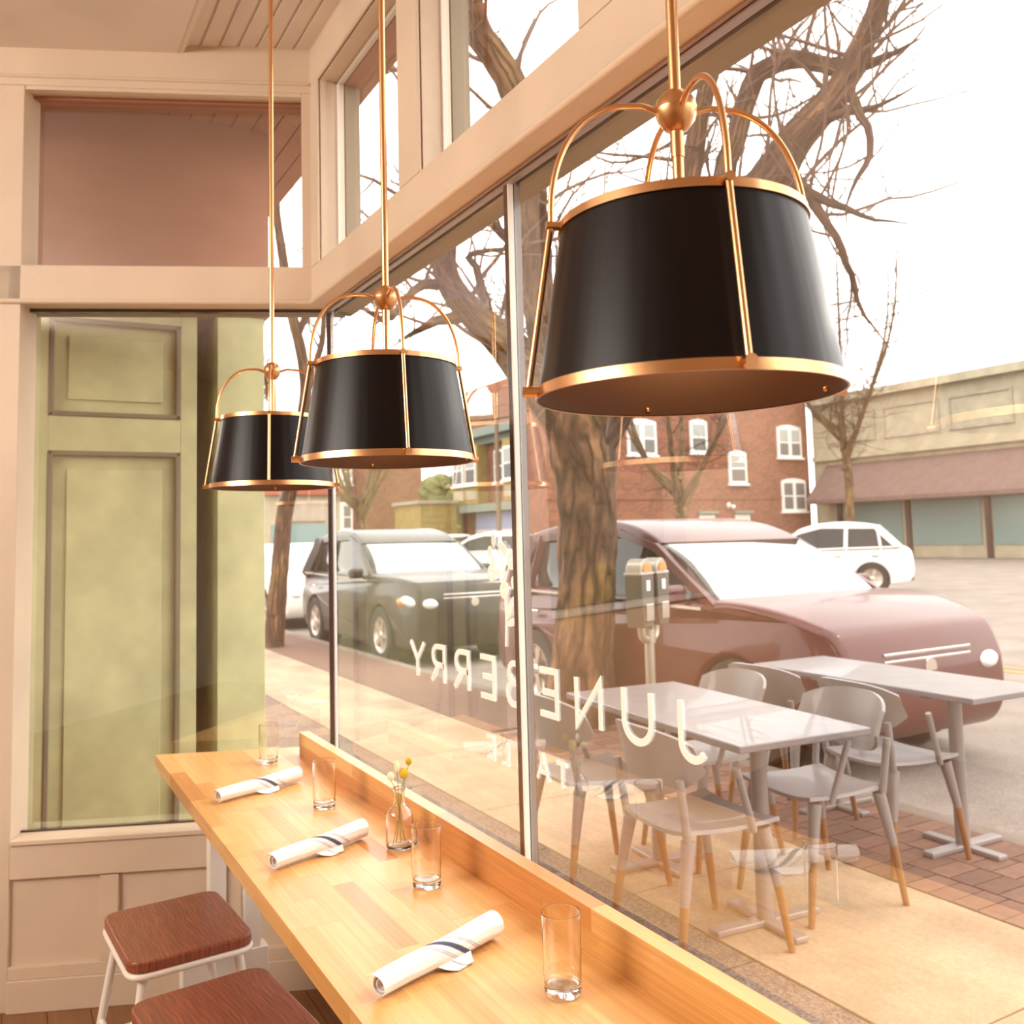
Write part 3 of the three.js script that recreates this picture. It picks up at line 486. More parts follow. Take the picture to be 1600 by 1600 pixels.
// ---------------------------------------------------------------- porch and the green entrance beyond the end window
{
  const s = structure('trim_1', 'brown board ceiling of the porch over the entrance', 'porch ceiling');
  mesh('roof_slab', box(-3.3, 1.31, 3.33, 3.42, -6.2, 2.8), mat.soffit, s);
  for (let i = 0; i < 30; i++) mesh('board', box(1.31 - (i + 1) * 0.088, 1.31 - i * 0.088 - 0.005, 3.30, 3.33, -6.2, i < 2 ? 2.8 : endZ(1.31 - (i + 1) * 0.088) - 0.02, 0.003), mat.soffit, s);
  const d = thing('entrance_front', 'olive green panelled shop entrance with flat pilaster, seen through the end window', 'entrance', [0.5, 0, -4.1]);
  const o = (g) => g.translate(-0.5, 0, 4.1);
  mesh('pilaster', o(box(0.812, 1.012, 0, 2.46, -4.85, -4.0, 0.004)), mat.green, d);
  mesh('recess_lining', o(box(0.66, 0.86, 0, 2.46, -4.95, -4.85)), mat.green, d); mesh('recess_return', o(box(0.70, 0.735, 0.02, 2.46, -4.85, -4.13)), mat.green, d);
  mesh('door_leaf', o(box(-0.35, 0.735, 0.02, 2.46, -4.12, -4.06)), mat.green, d);
  const st = (x0, x1, y0, y1) => o(box(x0, x1, y0, y1, -4.06, -4.035, 0.003));
  mesh('stile', st(0.668, 0.735, 0.02, 2.46), mat.green, d); mesh('stile', st(0.10, 0.17, 0.02, 2.46), mat.green, d); mesh('stile', st(-0.35, -0.28, 0.02, 2.46), mat.green, d);
  for (const [y0, y1] of [[0.02, 0.30], [1.86, 2.0], [2.4, 2.46]]) mesh('rail', [st(-0.28, 0.10, y0, y1), st(0.17, 0.668, y0, y1)], mat.green, d);
  for (const [x0, x1] of [[-0.28, 0.10], [0.17, 0.668]]) for (const [y0, y1] of [[0.30, 1.86], [2.0, 2.4]]) {
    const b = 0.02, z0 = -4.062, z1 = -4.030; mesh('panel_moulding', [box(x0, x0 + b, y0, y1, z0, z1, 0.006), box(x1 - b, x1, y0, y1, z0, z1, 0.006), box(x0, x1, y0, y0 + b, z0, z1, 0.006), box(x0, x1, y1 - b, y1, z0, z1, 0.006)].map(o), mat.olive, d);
    mesh('panel', o(box(x0 + 0.07, x1 - 0.07, y0 + 0.07, y1 - 0.07, -4.06, -4.05, 0.004)), mat.green, d);
  }
  mesh('fascia', o(box(-1.2, 1.03, 2.46, 3.3, -5.0, -3.99)), mat.soffit, d);
  mesh('shop_wall', o(box(-3.2, -0.35, 0, 2.46, -4.95, -4.9)), mat.green, d);
}

// ---------------------------------------------------------------- street
{
  const s = structure('sidewalk', 'pale concrete sidewalk slabs outside the window', 'sidewalk');
  mesh('bed', box(-6, 3.3, -0.14, -0.012, -46, 6), mat.curb, s);
  for (let i = 0; i < 14; i++) {
    const z1 = 2.28 - i * 1.37, z0 = z1 - 1.362;
    mesh('slab', box(2.316, 3.295, -0.012, 0.0, z0, z1, 0.004), mat.sidewalk, s);
    mesh('edge_slab', box(0.95, 2.306, -0.012, 0.0 - 0.001, z0 + 0.7, z1 + 0.7, 0.004), mat.aggregate, s);
  }
  mesh('far_slab', box(0.95, 3.295, -0.012, 0, -46, -16.9), mat.sidewalk, s);
  const p = structure('paver_strip', 'strip of dark brown brick pavers between sidewalk and kerb', 'paving');
  mesh('bed', box(3.3, 4.13, -0.14, -0.02, -46, 6), mat.curb, p);
  for (let i = 0; i < 64; i++) for (let j = 0; j < 4; j++) { const z = 0.6 - i * 0.107 - (j % 2) * 0.05, x = 3.30 + j * 0.2085; mesh('paver', metric(new THREE.BoxGeometry(0.202, 0.03, 0.1).translate(x + 0.104, -0.016 + 0.004 * hash(i, j, 4), z), hash(i, j), 0), mat.paver[Math.floor(hash(i, j, 2) * 3)], p); }
  mesh('paver_field', box(3.31, 4.125, -0.03, -0.003, -46, -6.35), mat.paver[1], p);
  const k = structure('kerb', 'pale concrete kerb along the street', 'kerb');
  for (let i = 0; i < 22; i++) mesh('kerb_stone', box(4.132, 4.26, -0.14, 0.0, 4 - i * 2.0 - 1.99, 4 - i * 2.0, 0.01), mat.curb, k);
  const r = structure('road', 'pale asphalt street and parking lot', 'road');
  mesh('asphalt', new THREE.PlaneGeometry(260, 260).rotateX(-Math.PI / 2).translate(30, -0.11, -40), (() => { const g = mat.asphalt.clone(); g.map = rep(tAsph, 90); return g; })(), r);
  for (const [x, w] of [[9.4, 0.1], [9.65, 0.1]]) mesh('road_line', box(x, x + w, -0.112, -0.104, -60, 3), mat.ochre, r);
}

// ---------------------------------------------------------------- trees
class Tubes {                                     // many tapering limbs in one geometry
  constructor() { this.p = []; this.uv = []; this.i = []; }
  add(pts, rs, seg, wob = 0, seed = 0) {
    const n = pts.length, base = this.p.length / 3; let prevX = null, len = 0;
    for (let k = 0; k < n; k++) {
      const t = new THREE.Vector3().subVectors(pts[Math.min(n - 1, k + 1)], pts[Math.max(0, k - 1)]).normalize();
      let x = prevX ? prevX.clone().addScaledVector(t, -prevX.dot(t)) : (Math.abs(t.y) < 0.9 ? V(0, 1, 0).cross(t) : V(1, 0, 0).cross(t)); x.normalize(); prevX = x; const y = new THREE.Vector3().crossVectors(t, x);
      if (k) len += pts[k].distanceTo(pts[k - 1]);
      for (let s = 0; s <= seg; s++) {
        const a = (s % seg) / seg * 2 * Math.PI, r = rs[k] * (1 + (wob ? wob * (Math.abs(2 * fbm((s % seg) / seg, len * 0.31, 14, 9, 2, seed) - 1) * 1.6 - 0.5) + wob * 0.8 * (fbm((s % seg) / seg, len * 0.2, 4, 9, 2, seed + 5) - 0.5) : 0));
        this.p.push(pts[k].x + r * (Math.cos(a) * x.x + Math.sin(a) * y.x), pts[k].y + r * (Math.cos(a) * x.y + Math.sin(a) * y.y), pts[k].z + r * (Math.cos(a) * x.z + Math.sin(a) * y.z)); this.uv.push(s / seg, len * 0.55);
      }
    }
    const W = seg + 1; for (let k = 0; k < n - 1; k++) for (let s = 0; s < seg; s++) { const a = base + k * W + s; this.i.push(a, a + 1, a + W, a + 1, a + W + 1, a + W); }
  }
  geo() { const g = new THREE.BufferGeometry(); g.setAttribute('position', new THREE.Float32BufferAttribute(this.p, 3)); g.setAttribute('uv', new THREE.Float32BufferAttribute(this.uv, 2)); g.setIndex(this.i); g.computeVertexNormals(); return g; }
}
function smooth(list, step, jit = 0, R = null) {  // [[x,y,z,r]...] -> finer polyline
  const c = new THREE.CatmullRomCurve3(list.map((q) => V(q[0], q[1], q[2])), false, 'centripetal'), n = Math.max(list.length * 2, Math.ceil(c.getLength() / step)), pts = [], rs = [];
  for (let i = 0; i <= n; i++) { const t = i / n, p = c.getPoint(t), f = t * (list.length - 1), k = Math.min(list.length - 2, Math.floor(f)), u = f - k; if (R && i && i < n) p.add(V(R() - 0.5, R() - 0.5, R() - 0.5).multiplyScalar(jit)); pts.push(p); rs.push(list[k][3] + (list[k + 1][3] - list[k][3]) * u); }
  return [pts, rs];
}
function sprout(R, T, o, dir, len, r, depth, seg) {   // crooked twigs, splitting
  const n = Math.max(3, Math.round(len / 0.16)), pts = [o.clone()], rs = [r]; const d = dir.clone().normalize(); let p = o.clone();
  for (let i = 1; i <= n; i++) { d.add(V(R() - 0.5, R() - 0.42, R() - 0.5).multiplyScalar(0.55)).normalize(); p = p.clone().addScaledVector(d, len / n); pts.push(p); rs.push(r * (1 - 0.72 * i / n)); }
  T.add(pts, rs, seg);
  if (depth <= 0) return;
  const kids = 2 + Math.floor(R() * 3);
  for (let k = 0; k < kids; k++) { const i = 1 + Math.floor(R() * (n - 0.01)), q = pts[Math.min(n, i)], side = V(R() - 0.5, R() - 0.35, R() - 0.5).normalize(); sprout(R, T, q, d.clone().multiplyScalar(0.6).addScaledVector(side, 1.0), len * (0.45 + 0.3 * R()), rs[Math.min(n, i)] * 0.62, depth - 1, Math.max(3, seg - 1)); }
}
function bareTree(name, label, foot, limbs, seed, o) {
  const t = thing(name, label, 'tree', foot, 0, o.group), R = rng(seed), L = new Tubes(), W = new Tubes(), T = new Tubes();
  limbs.forEach((raw, k) => {
    const list = raw.map(([x, y, z, r]) => [x - foot[0], y - foot[1], z - foot[2], r]), [pts, rs] = smooth(list, k === 0 ? 0.06 : 0.12, k === 0 ? 0 : 0.02, R);
    if (k) { const n = rs.length; for (let i = 0; i < 5; i++) rs[n - 1 - i] *= 0.15 + 0.17 * i; }
    (k === 0 ? L : W).add(pts, rs, k === 0 ? 48 : 18, k === 0 ? o.wob : o.wob * 0.45, seed + k);
    if (k === 0 && !o.trunkTwigs) return;
    for (let i = 2; i < pts.length; i += 1) if (R() < o.twigs) { const side = V(R() - 0.5, R() - 0.3, R() - 0.5).normalize(); const tan = new THREE.Vector3().subVectors(pts[Math.min(pts.length - 1, i + 1)], pts[i - 1]).normalize(); sprout(R, T, pts[i], tan.multiplyScalar(0.4).add(side), o.len * (0.6 + 0.8 * R()), Math.min(rs[i] * 0.4, o.tr), o.depth, 4); }
  });
  mesh('trunk', L.geo(), o.bark, t); if (W.p.length) mesh('limbs', W.geo(), o.bark, t); if (T.p.length) { const m = mesh('twigs', T.geo(), o.twigMat ?? mat.twig, t); m.userData.kind = 'stuff'; }
  return t;
}
const TREE = [
  [[4.00, -0.05, -6.22, 0.36], [4.01, 0.1, -6.2, 0.285], [4.06, 0.64, -6.16, 0.236], [4.11, 1.39, -6.13, 0.225], [4.11, 1.96, -6.13, 0.246], [4.07, 2.4, -6.15, 0.29], [4.05, 2.62, -6.14, 0.20]],
  [[4.08, 2.15, -6.15, 0.16], [3.84, 2.56, -6.2, 0.198], [3.53, 2.96, -6.29, 0.151], [3.23, 3.2, -6.29, 0.118], [3.01, 3.38, -6.24, 0.101], [2.94, 3.61, -6.2, 0.091], [2.94, 3.88, -6.11, 0.075], [2.84, 4.17, -6.0, 0.065], [2.71, 4.55, -5.91, 0.054], [2.73, 4.95, -5.73, 0.044], [2.6, 5.44, -5.63, 0.03]],
  [[4.04, 2.25, -6.18, 0.154], [3.9, 2.69, -6.25, 0.143], [3.8, 3.1, -6.22, 0.127], [3.7, 3.53, -6.11, 0.124], [3.61, 4.0, -5.99, 0.122], [3.46, 4.42, -5.82, 0.118], [3.31, 4.85, -5.74, 0.12], [3.03, 5.18, -5.73, 0.104], [2.89, 5.63, -5.64, 0.079], [2.8, 6.4, -5.5, 0.05]],
  [[4.17, 2.25, -6.1, 0.17], [4.42, 2.97, -5.88, 0.132], [4.59, 3.66, -5.61, 0.114], [4.69, 4.27, -5.39, 0.088], [4.72, 4.65, -5.29, 0.077], [4.73, 5.09, -5.11, 0.061], [4.67, 5.56, -4.97, 0.046], [4.6, 6.3, -4.8, 0.02]],
  [[4.16, 2.2, -6.1, 0.2], [4.58, 3.11, -5.7, 0.221], [4.9, 3.65, -5.35, 0.197], [5.16, 4.15, -5.03, 0.169], [5.28, 4.45, -4.8, 0.132], [5.44, 4.75, -4.54, 0.106], [5.5, 5.05, -4.34, 0.086], [5.53, 5.4, -4.15, 0.062], [5.6, 6.0, -3.9, 0.03]],
  [[4.82, 3.5, -5.45, 0.10], [4.93, 4.29, -5.25, 0.088], [5.01, 4.69, -5.12, 0.082], [5.09, 5.0, -4.99, 0.081], [5.31, 5.06, -4.78, 0.066], [5.45, 4.9, -4.54, 0.06], [5.59, 4.89, -4.29, 0.045], [5.73, 4.96, -4.04, 0.031]],
  [[5.26, 4.45, -4.82, 0.06], [5.4, 4.54, -4.56, 0.037], [5.55, 4.52, -4.31, 0.029], [5.76, 4.67, -4.03, 0.018]],
  [[5.22, 4.3, -4.97, 0.06], [5.31, 4.01, -4.78, 0.042], [5.39, 3.85, -4.57, 0.028], [5.51, 3.67, -4.33, 0.02], [5.66, 3.59, -4.08, 0.013]],
  [[3.55, 2.94, -6.28, 0.075], [3.39, 3.07, -6.29, 0.05], [3.22, 3.55, -6.21, 0.029], [3.16, 3.65, -6.25, 0.024], [3.39, 3.65, -5.95, 0.021], [3.69, 3.55, -5.7, 0.014]],
  [[5.28, 4.13, -4.89, 0.062], [5.36, 3.76, -4.67, 0.033], [5.36, 3.39, -4.5, 0.025], [5.37, 3.04, -4.41, 0.018], [5.51, 2.65, -4.25, 0.011]],
  [[5.47, 4.79, -4.53, 0.051], [5.45, 4.47, -4.37, 0.032], [5.43, 4.14, -4.29, 0.025], [5.23, 3.84, -4.32, 0.018], [5.11, 3.49, -4.31, 0.011]],
  [[3.7, 3.58, -6.11, 0.065], [3.38, 3.85, -6.12, 0.036], [3.1, 3.93, -6.11, 0.026], [2.74, 3.81, -6.15, 0.019], [2.45, 3.55, -6.22, 0.012]],
  [[3.23, 3.2, -6.29, 0.074], [2.97, 3.15, -6.35, 0.039], [2.7, 3.02, -6.34, 0.029], [2.43, 2.81, -6.32, 0.019]],
  [[2.99, 3.43, -6.26, 0.053], [2.72, 3.35, -6.24, 0.033], [2.45, 3.07, -6.22, 0.025], [2.24, 3.14, -6.17, 0.018], [1.99, 2.92, -6.14, 0.011]],
];
bareTree('street_tree', 'large bare tree with deeply ridged bark growing beside the parking meters', [4.0, 0, -6.2], TREE, 5, { wob: 0.11, twigs: 0.95, len: 0.95, tr: 0.021, depth: 4, bark: mat.bark, group: 'bare street trees' });
bareTree('street_tree', 'slim leaning bare tree trunk seen through the end window', [3.46, 0, -13.2], [
  [[3.45, -0.03, -13.2, 0.175], [3.46, 0.08, -13.2, 0.145], [3.53, 0.99, -13.16, 0.124], [3.61, 1.9, -13.11, 0.115], [3.67, 2.39, -12.93, 0.105], [3.75, 3.15, -12.73, 0.09], [3.76, 3.68, -12.57, 0.085], [3.65, 4.2, -12.48, 0.079], [3.52, 4.62, -12.4, 0.074], [3.34, 5.36, -12.2, 0.064], [3.2, 5.98, -11.98, 0.05], [3.23, 6.99, -11.81, 0.037]],
  [[3.76, 3.5, -12.6, 0.06], [3.95, 4.2, -12.5, 0.045], [4.0, 5.0, -12.3, 0.03], [4.2, 6.0, -12.1, 0.02]], [[3.68, 2.6, -12.9, 0.05], [3.3, 3.4, -12.7, 0.035], [3.1, 4.2, -12.5, 0.02]], [[3.6, 4.3, -12.45, 0.05], [3.9, 5.2, -12.2, 0.035], [4.5, 6.2, -12.0, 0.02]],
], 9, { wob: 0.07, twigs: 0.5, len: 1.1, tr: 0.018, depth: 3, bark: mat.bark, trunkTwigs: false, group: 'bare street trees' });
function youngTree(label, x, z, h, r, seed, tw = 0.22, tr = 0.02) {
  const R = rng(seed), limbs = [[[x, -0.1, z, r * 1.15], [x + 0.02 * h, h * 0.25, z, r], [x, h * 0.45, z, r * 0.85]]];
  for (let i = 0; i < 6; i++) { const a = i * 1.05 + R() * 0.6, s = h * (0.18 + 0.12 * R()); limbs.push([[x, h * (0.3 + 0.03 * i), z, r * 0.62], [x + Math.cos(a) * s * 0.5, h * (0.5 + 0.03 * R()), z + Math.sin(a) * s * 0.5, r * 0.42], [x + Math.cos(a) * s, h * (0.72 + 0.08 * R()), z + Math.sin(a) * s, r * 0.28], [x + Math.cos(a) * s * 1.2, h, z + Math.sin(a) * s * 1.2, r * 0.1]]); }
  bareTree('street_tree', label, [x, -0.1, z], limbs, seed, { wob: 0.06, twigs: tw, len: h * 0.16, tr, depth: tw > 0.3 ? 3 : 2, bark: mat.paleBark, twigMat: mat.paleBark, group: 'bare street trees' });
}
youngTree('pale young bare tree before the brick wall, right of the ridged trunk', 15.9, -19.3, 6.2, 0.19, 21);
youngTree('pale young bare tree before the far brick building, left of the mullion', 14.2, -39.5, 7.0, 0.19, 22);
youngTree('pale bare tree behind the white cars, left of the utility pole', 17.0, -47.5, 8.0, 0.2, 23);
youngTree('wide bare tree behind the white car at the right', 29.5, -25.5, 12.5, 0.17, 27, 0.5, 0.016);
youngTree('bare tree rising above the far low building at the left', 10.5, -56, 11, 0.2, 25);

// ---------------------------------------------------------------- patio furniture
function patioTable(x, z, turn, w, l, label) {
  const t = thing('patio_table', label, 'table', [x, 0, z], turn, 'patio tables on the sidewalk');
  mesh('table_top', box(-w / 2, w / 2, 0.712, 0.74, -l / 2, l / 2, 0.006), mat.patioTop, t);
  for (const s of [-1, 1]) { mesh('pedestal', [bar(V(0, 0.02, s * l * 0.28), V(0, 0.70, s * l * 0.28), 0.032), box(-w * 0.35, w * 0.35, 0.69, 0.712, s * l * 0.28 - 0.03, s * l * 0.28 + 0.03)], mat.plastic, t); mesh('foot', [box(-0.24, 0.24, 0.0, 0.025, s * l * 0.28 - 0.03, s * l * 0.28 + 0.03, 0.008), box(-0.03, 0.03, 0, 0.024, s * l * 0.28 - 0.2, s * l * 0.28 + 0.2, 0.008)], mat.plastic, t); }
}
patioTable(2.585, -3.05, rad(-5), 0.60, 1.28, 'grey patio table nearest the window, behind the lettering');
patioTable(3.90, -3.18, rad(-2), 0.53, 1.35, 'grey patio table farther from the window, beside the dark red car');
function patioChair(x, z, turn, label) {           // faces local +x
  const t = thing('patio_chair', label, 'chair', [x, 0, z], turn, 'white plastic patio chairs with wooden legs'), seg = 14;
  const sheet = (fn, nu, nv, th) => { const p = [], ix = [], W = nv + 1, S = (nu + 1) * W; const nrm = (u, v) => { const e = 0.01, a = V(...fn(u + e, v)).sub(V(...fn(u - e, v))), b = V(...fn(u, v + e)).sub(V(...fn(u, v - e))); return a.cross(b).normalize(); };
    for (const o of [0, th]) for (let i = 0; i <= nu; i++) for (let j = 0; j <= nv; j++) { const q = V(...fn(i / nu, j / nv)).addScaledVector(nrm(i / nu, j / nv), o); p.push(q.x, q.y, q.z); }
    for (let i = 0; i < nu; i++) for (let j = 0; j < nv; j++) { const a = i * W + j; ix.push(a, a + W, a + 1, a + 1, a + W, a + W + 1, S + a, S + a + 1, S + a + W, S + a + 1, S + a + W + 1, S + a + W); }
    const rim = []; for (let j = 0; j <= nv; j++) rim.push(j); for (let i = 1; i <= nu; i++) rim.push(i * W + nv); for (let j = nv - 1; j >= 0; j--) rim.push(nu * W + j); for (let i = nu - 1; i >= 0; i--) rim.push(i * W);
    for (let k = 0; k < rim.length - 1; k++) ix.push(rim[k], rim[k + 1], S + rim[k], rim[k + 1], S + rim[k + 1], S + rim[k]);
    const g = new THREE.BufferGeometry(); g.setAttribute('position', new THREE.Float32BufferAttribute(p, 3)); g.setIndex(ix); return toCreasedNormals(g, 0.7); };
  mesh('seat', sheet((u, v) => { const z = (v - 0.5) * (0.43 - 0.06 * (1 - u)); return [-0.19 + 0.40 * u, 0.435 + 0.018 * Math.pow(Math.abs(2 * v - 1), 3) - 0.012 * Math.sin(u * 3.1) , z]; }, 10, 12, -0.014), mat.plastic, t);
  mesh('backrest', sheet((u, v) => { const a = (v - 0.5) * 2.1, w = 0.235, top = 0.80 - 0.05 * Math.pow(Math.abs(2 * v - 1), 2.6), bot = 0.56 + 0.10 * Math.pow(Math.abs(2 * v - 1), 2.2); return [-0.03 - 0.20 * Math.cos(a) - 0.05 * (u - 0.3), bot + (top - bot) * u, w * Math.sin(a) / Math.sin(1.05)]; }, 8, 18, 0.013), mat.plastic, t);
  for (const s of [-1, 1]) {
    mesh('arm_post', [bar(V(-0.17, 0.43, s * 0.19), V(-0.20, 0.64, s * 0.20), 0.015), bar(V(0.10, 0.43, s * 0.205), V(0.02, 0.66, s * 0.225), 0.013)], mat.plastic, t);
    for (const e of [-1, 1]) { const a = V(e * 0.16, 0.43, s * 0.18), b = V(e * 0.20, 0.23, s * 0.20), c = V(e * 0.235, 0, s * 0.215); const L = mesh('leg', bar(a, b, 0.026, 0.017), mat.plastic, t); mesh('wooden_foot', bar(b, c, 0.0165, 0.012), mat.beech, L); }
  }
}
patioChair(2.28, -3.42, rad(-5), 'white patio chair on the window side of the nearer table, farther along');
patioChair(2.24, -2.70, rad(-4), 'white patio chair on the window side of the nearer table, behind the letter J');
patioChair(2.93, -3.42, rad(176), 'white patio chair on the street side of the nearer table, farther along');
patioChair(2.92, -2.76, rad(174), 'white patio chair on the street side of the nearer table, nearest corner');
patioChair(3.58, -3.55, rad(4), 'white patio chair at the left of the farther table');
patioChair(3.55, -2.92, rad(-3), 'white patio chair at the right of the farther table');

// ---------------------------------------------------------------- parking meters
{
  const m = thing('parking_meter', 'twin parking meters on one pole beside the ridged tree', 'parking meter', [3.41, 0, -4.46], rad(25));
  mesh('pole', bar(V(0, 0, 0), V(0, 0.86, 0), 0.03), mat.meterTrim, m);
  mesh('yoke', [tube([V(-0.095, 0.93, 0), V(-0.08, 0.86, 0), V(0, 0.84, 0), V(0.08, 0.86, 0), V(0.095, 0.93, 0)], 0.024, 24, 10), bar(V(0, 0.82, 0), V(0, 0.90, 0), 0.04)], mat.meterTrim, m);
  for (const s of [-1, 1]) {
    const x = s * 0.1, b = mesh('meter_head', [plate([[-0.05, 0.93], [0.05, 0.93], [0.066, 1.05], [0.072, 1.23], [-0.072, 1.23], [-0.066, 1.05]], 0.1, 0.008).translate(x, 0, -0.05)], mat.meter, m);
    mesh('shoulder', box(x - 0.082, x + 0.082, 1.222, 1.242, -0.06, 0.06, 0.008), mat.meterTrim, b);
    mesh('dome', plate([...Array(17)].map((_, i) => [0.066 * Math.cos(i * Math.PI / 16), 1.24 + 0.075 * Math.sin(i * Math.PI / 16)]), 0.09, 0.006).translate(x, 0, -0.045), mat.meterTrim, b);
    mesh('dial_window', plate([...Array(13)].map((_, i) => [0.042 * Math.cos(i * Math.PI / 12), 1.25 + 0.045 * Math.sin(i * Math.PI / 12)]), 0.012).translate(x, 0, 0.048), mat.amber, b);
    mesh('notice', box(x - 0.022, x + 0.022, 1.135, 1.195, 0.054, 0.061), mat.platePale, b);
    mesh('coin_box', box(x - 0.045, x + 0.045, 0.955, 1.06, 0.05, 0.072, 0.008), mat.meterTrim, b);
  }
}

// ---------------------------------------------------------------- parked cars (local +x is the front)
function wheel(r) {
  const g = new THREE.Group();
  mesh('tyre', lathe([[r * 0.62, -0.09], [r * 0.9, -0.105], [r * 0.985, -0.085], [r, -0.05], [r, 0.05], [r * 0.985, 0.085], [r * 0.9, 0.105], [r * 0.62, 0.09]], 36).rotateX(Math.PI / 2), mat.rubber, g);
  const s = [lathe([[r * 0.64, 0.06], [r * 0.66, 0.09], [r * 0.60, 0.092], [r * 0.58, 0.03], [0, 0.02]], 36).rotateX(Math.PI / 2), lathe([[0, 0.085], [r * 0.13, 0.082], [r * 0.15, 0.05]], 20).rotateX(Math.PI / 2)];
  for (let i = 0; i < 5; i++) { const a = i * 2 * Math.PI / 5; s.push(beam(V(Math.cos(a) * r * 0.1, Math.sin(a) * r * 0.1, 0.065), V(Math.cos(a) * r * 0.61, Math.sin(a) * r * 0.61, 0.072), r * 0.17, 0.03, V(0, 0, 1))); }
  mesh('rim', s, mat.rim, g); return g;
}
function car(name, label, x, z, turn, paint, o) {
  const C = thing(name, label, 'car', [x, -0.11, z], turn, 'cars parked along the street');
  const { L, W, H, belt, wr, cowl, nose, hood, ra, fa, rear, wsTop, tail } = o, hL = L / 2, hw = W / 2, hdr = H - 0.17;
  const low = 0.26, body = new THREE.Shape(); body.moveTo(-hL + 0.10, low + 0.06);
  body.lineTo(ra - wr * 1.2, low); body.absarc(ra, wr * 0.95, wr * 1.2, Math.PI + 0.18, -0.18, true); body.lineTo(fa - wr * 1.2, low - 0.02); body.absarc(fa, wr * 0.95, wr * 1.2, Math.PI + 0.18, -0.18, true);
  body.lineTo(hL - 0.14, low); body.quadraticCurveTo(hL + 0.01, low + 0.06, hL, 0.52); body.quadraticCurveTo(hL + 0.0, nose - 0.1, hL - 0.10, nose); body.quadraticCurveTo((hL + cowl) / 2, hood + 0.015, cowl, hood);
  body.lineTo(cowl - 0.12, belt); body.lineTo(rear + 0.05, belt + 0.05); body.quadraticCurveTo(tail, belt + 0.04, -hL + 0.03, belt - 0.12); body.quadraticCurveTo(-hL - 0.01, 0.6, -hL + 0.03, 0.42); body.lineTo(-hL + 0.10, low + 0.06);
  const warp = (g, tumble, y0) => { const p = g.attributes.position; for (let i = 0; i < p.count; i++) { const X = p.getX(i), Y = p.getY(i); let s = 1; const e = Math.max(0, Math.abs(X) - (hL - 0.75)) / 0.75; s -= (X > 0 ? 0.17 : 0.11) * e * e; if (Y > y0) s -= tumble * (Y - y0); else if (y0 < 0.9) s -= 0.10 * Math.max(0, 0.5 - Y); p.setZ(i, p.getZ(i) * s); } return toCreasedNormals(g.index ? g : g, 0.6); };
  const ext = (sh, w, bv) => { const g = new THREE.ExtrudeGeometry(sh, { depth: w - 2 * bv, bevelEnabled: true, bevelThickness: bv, bevelSize: bv * 0.6, bevelSegments: 4, curveSegments: 14, steps: 1 }); g.translate(0, 0, -(w - 2 * bv) / 2); return g; };
  const b = mesh('body', warp(ext(body, W, 0.07), 0.16, 0.72), paint, C);
  const cab = new THREE.Shape(); cab.moveTo(cowl + 0.02, hood - 0.04); cab.quadraticCurveTo((cowl + wsTop) / 2 + 0.08, (hood + hdr) / 2 + 0.07, wsTop, hdr); cab.quadraticCurveTo(wsTop - 0.35, H - 0.005, wsTop - 0.95, H - 0.005); cab.quadraticCurveTo((wsTop + rear) / 2 - 0.3, H - 0.01, rear + o.slope, H - 0.07); cab.quadraticCurveTo(rear + o.slope * 0.35, (H + belt) / 2 + 0.05, rear - 0.05, belt); cab.lineTo(cowl, hood - 0.06);
  const ws = [...Array(11)].map((_, i) => { const t = i / 10, u = 1 - t, cx = (cowl + wsTop) / 2 + 0.08, cy = (hood + hdr) / 2 + 0.07; return [u * u * (cowl + 0.02) + 2 * u * t * cx + t * t * wsTop, u * u * (hood - 0.02) + 2 * u * t * cy + t * t * hdr]; });
  const tum = 0.30, zAt = (y, w = W - 0.16) => w / 2 * (1 - tum * (y - belt));
  mesh('glasshouse', warp(ext(cab, W - 0.16, 0.03), tum, belt), mat.sideGlass, C);
  mesh('windscreen', warp(ext(shape([...ws.map(([a, c]) => [a + 0.014, c + 0.012]), ...[...ws].reverse().map(([a, c]) => [a - 0.01, c - 0.008])]), W - 0.27, 0.006), tum, belt), mat.carGlass, C);
  const roof = new THREE.Shape(); roof.moveTo(wsTop + 0.03, hdr + 0.005); roof.quadraticCurveTo(wsTop - 0.35, H + 0.02, wsTop - 0.95, H + 0.02); roof.quadraticCurveTo((wsTop + rear) / 2 - 0.3, H + 0.015, rear + o.slope - 0.03, H - 0.085); roof.lineTo(rear + o.slope + 0.02, H - 0.12); roof.quadraticCurveTo((wsTop + rear) / 2 - 0.3, H - 0.045, wsTop - 0.95, H - 0.045); roof.quadraticCurveTo(wsTop - 0.4, H - 0.045, wsTop - 0.01, hdr - 0.045); roof.lineTo(wsTop + 0.03, hdr + 0.005);
  mesh('roof', warp(ext(roof, W - 0.13, 0.035), tum, belt), paint, C);
  for (const s of [-1, 1]) {
    const q = (X, Y, k = 0.01) => V(X, Y, s * (zAt(Y) + k)), bx = (wsTop + rear) / 2 + 0.12;
    mesh('pillar', [beam(q(cowl + 0.02, hood - 0.02), q(wsTop + 0.01, hdr - 0.02), 0.05, 0.07), beam(q(wsTop + 0.02, hdr - 0.03), q(wsTop - 0.5, H - 0.075), 0.04, 0.06), beam(q(wsTop - 0.48, H - 0.075), q(rear + o.slope, H - 0.11), 0.04, 0.06), beam(q(bx, belt - 0.02), q(bx - 0.05, H - 0.09), 0.08, 0.04), beam(q(rear + 0.02, belt), q(rear + o.slope + 0.03, H - 0.1), 0.05, 0.16), beam(q((bx + rear) / 2 - 0.15, belt), q((bx + rear) / 2 - 0.1, H - 0.09), 0.04, 0.06)], paint, C);
    mesh('window_trim', [beam(q(cowl - 0.1, belt + 0.005, 0.03), q(rear + 0.05, belt + 0.05, 0.03), 0.02, 0.022)], o.trim ?? mat.chrome, C);
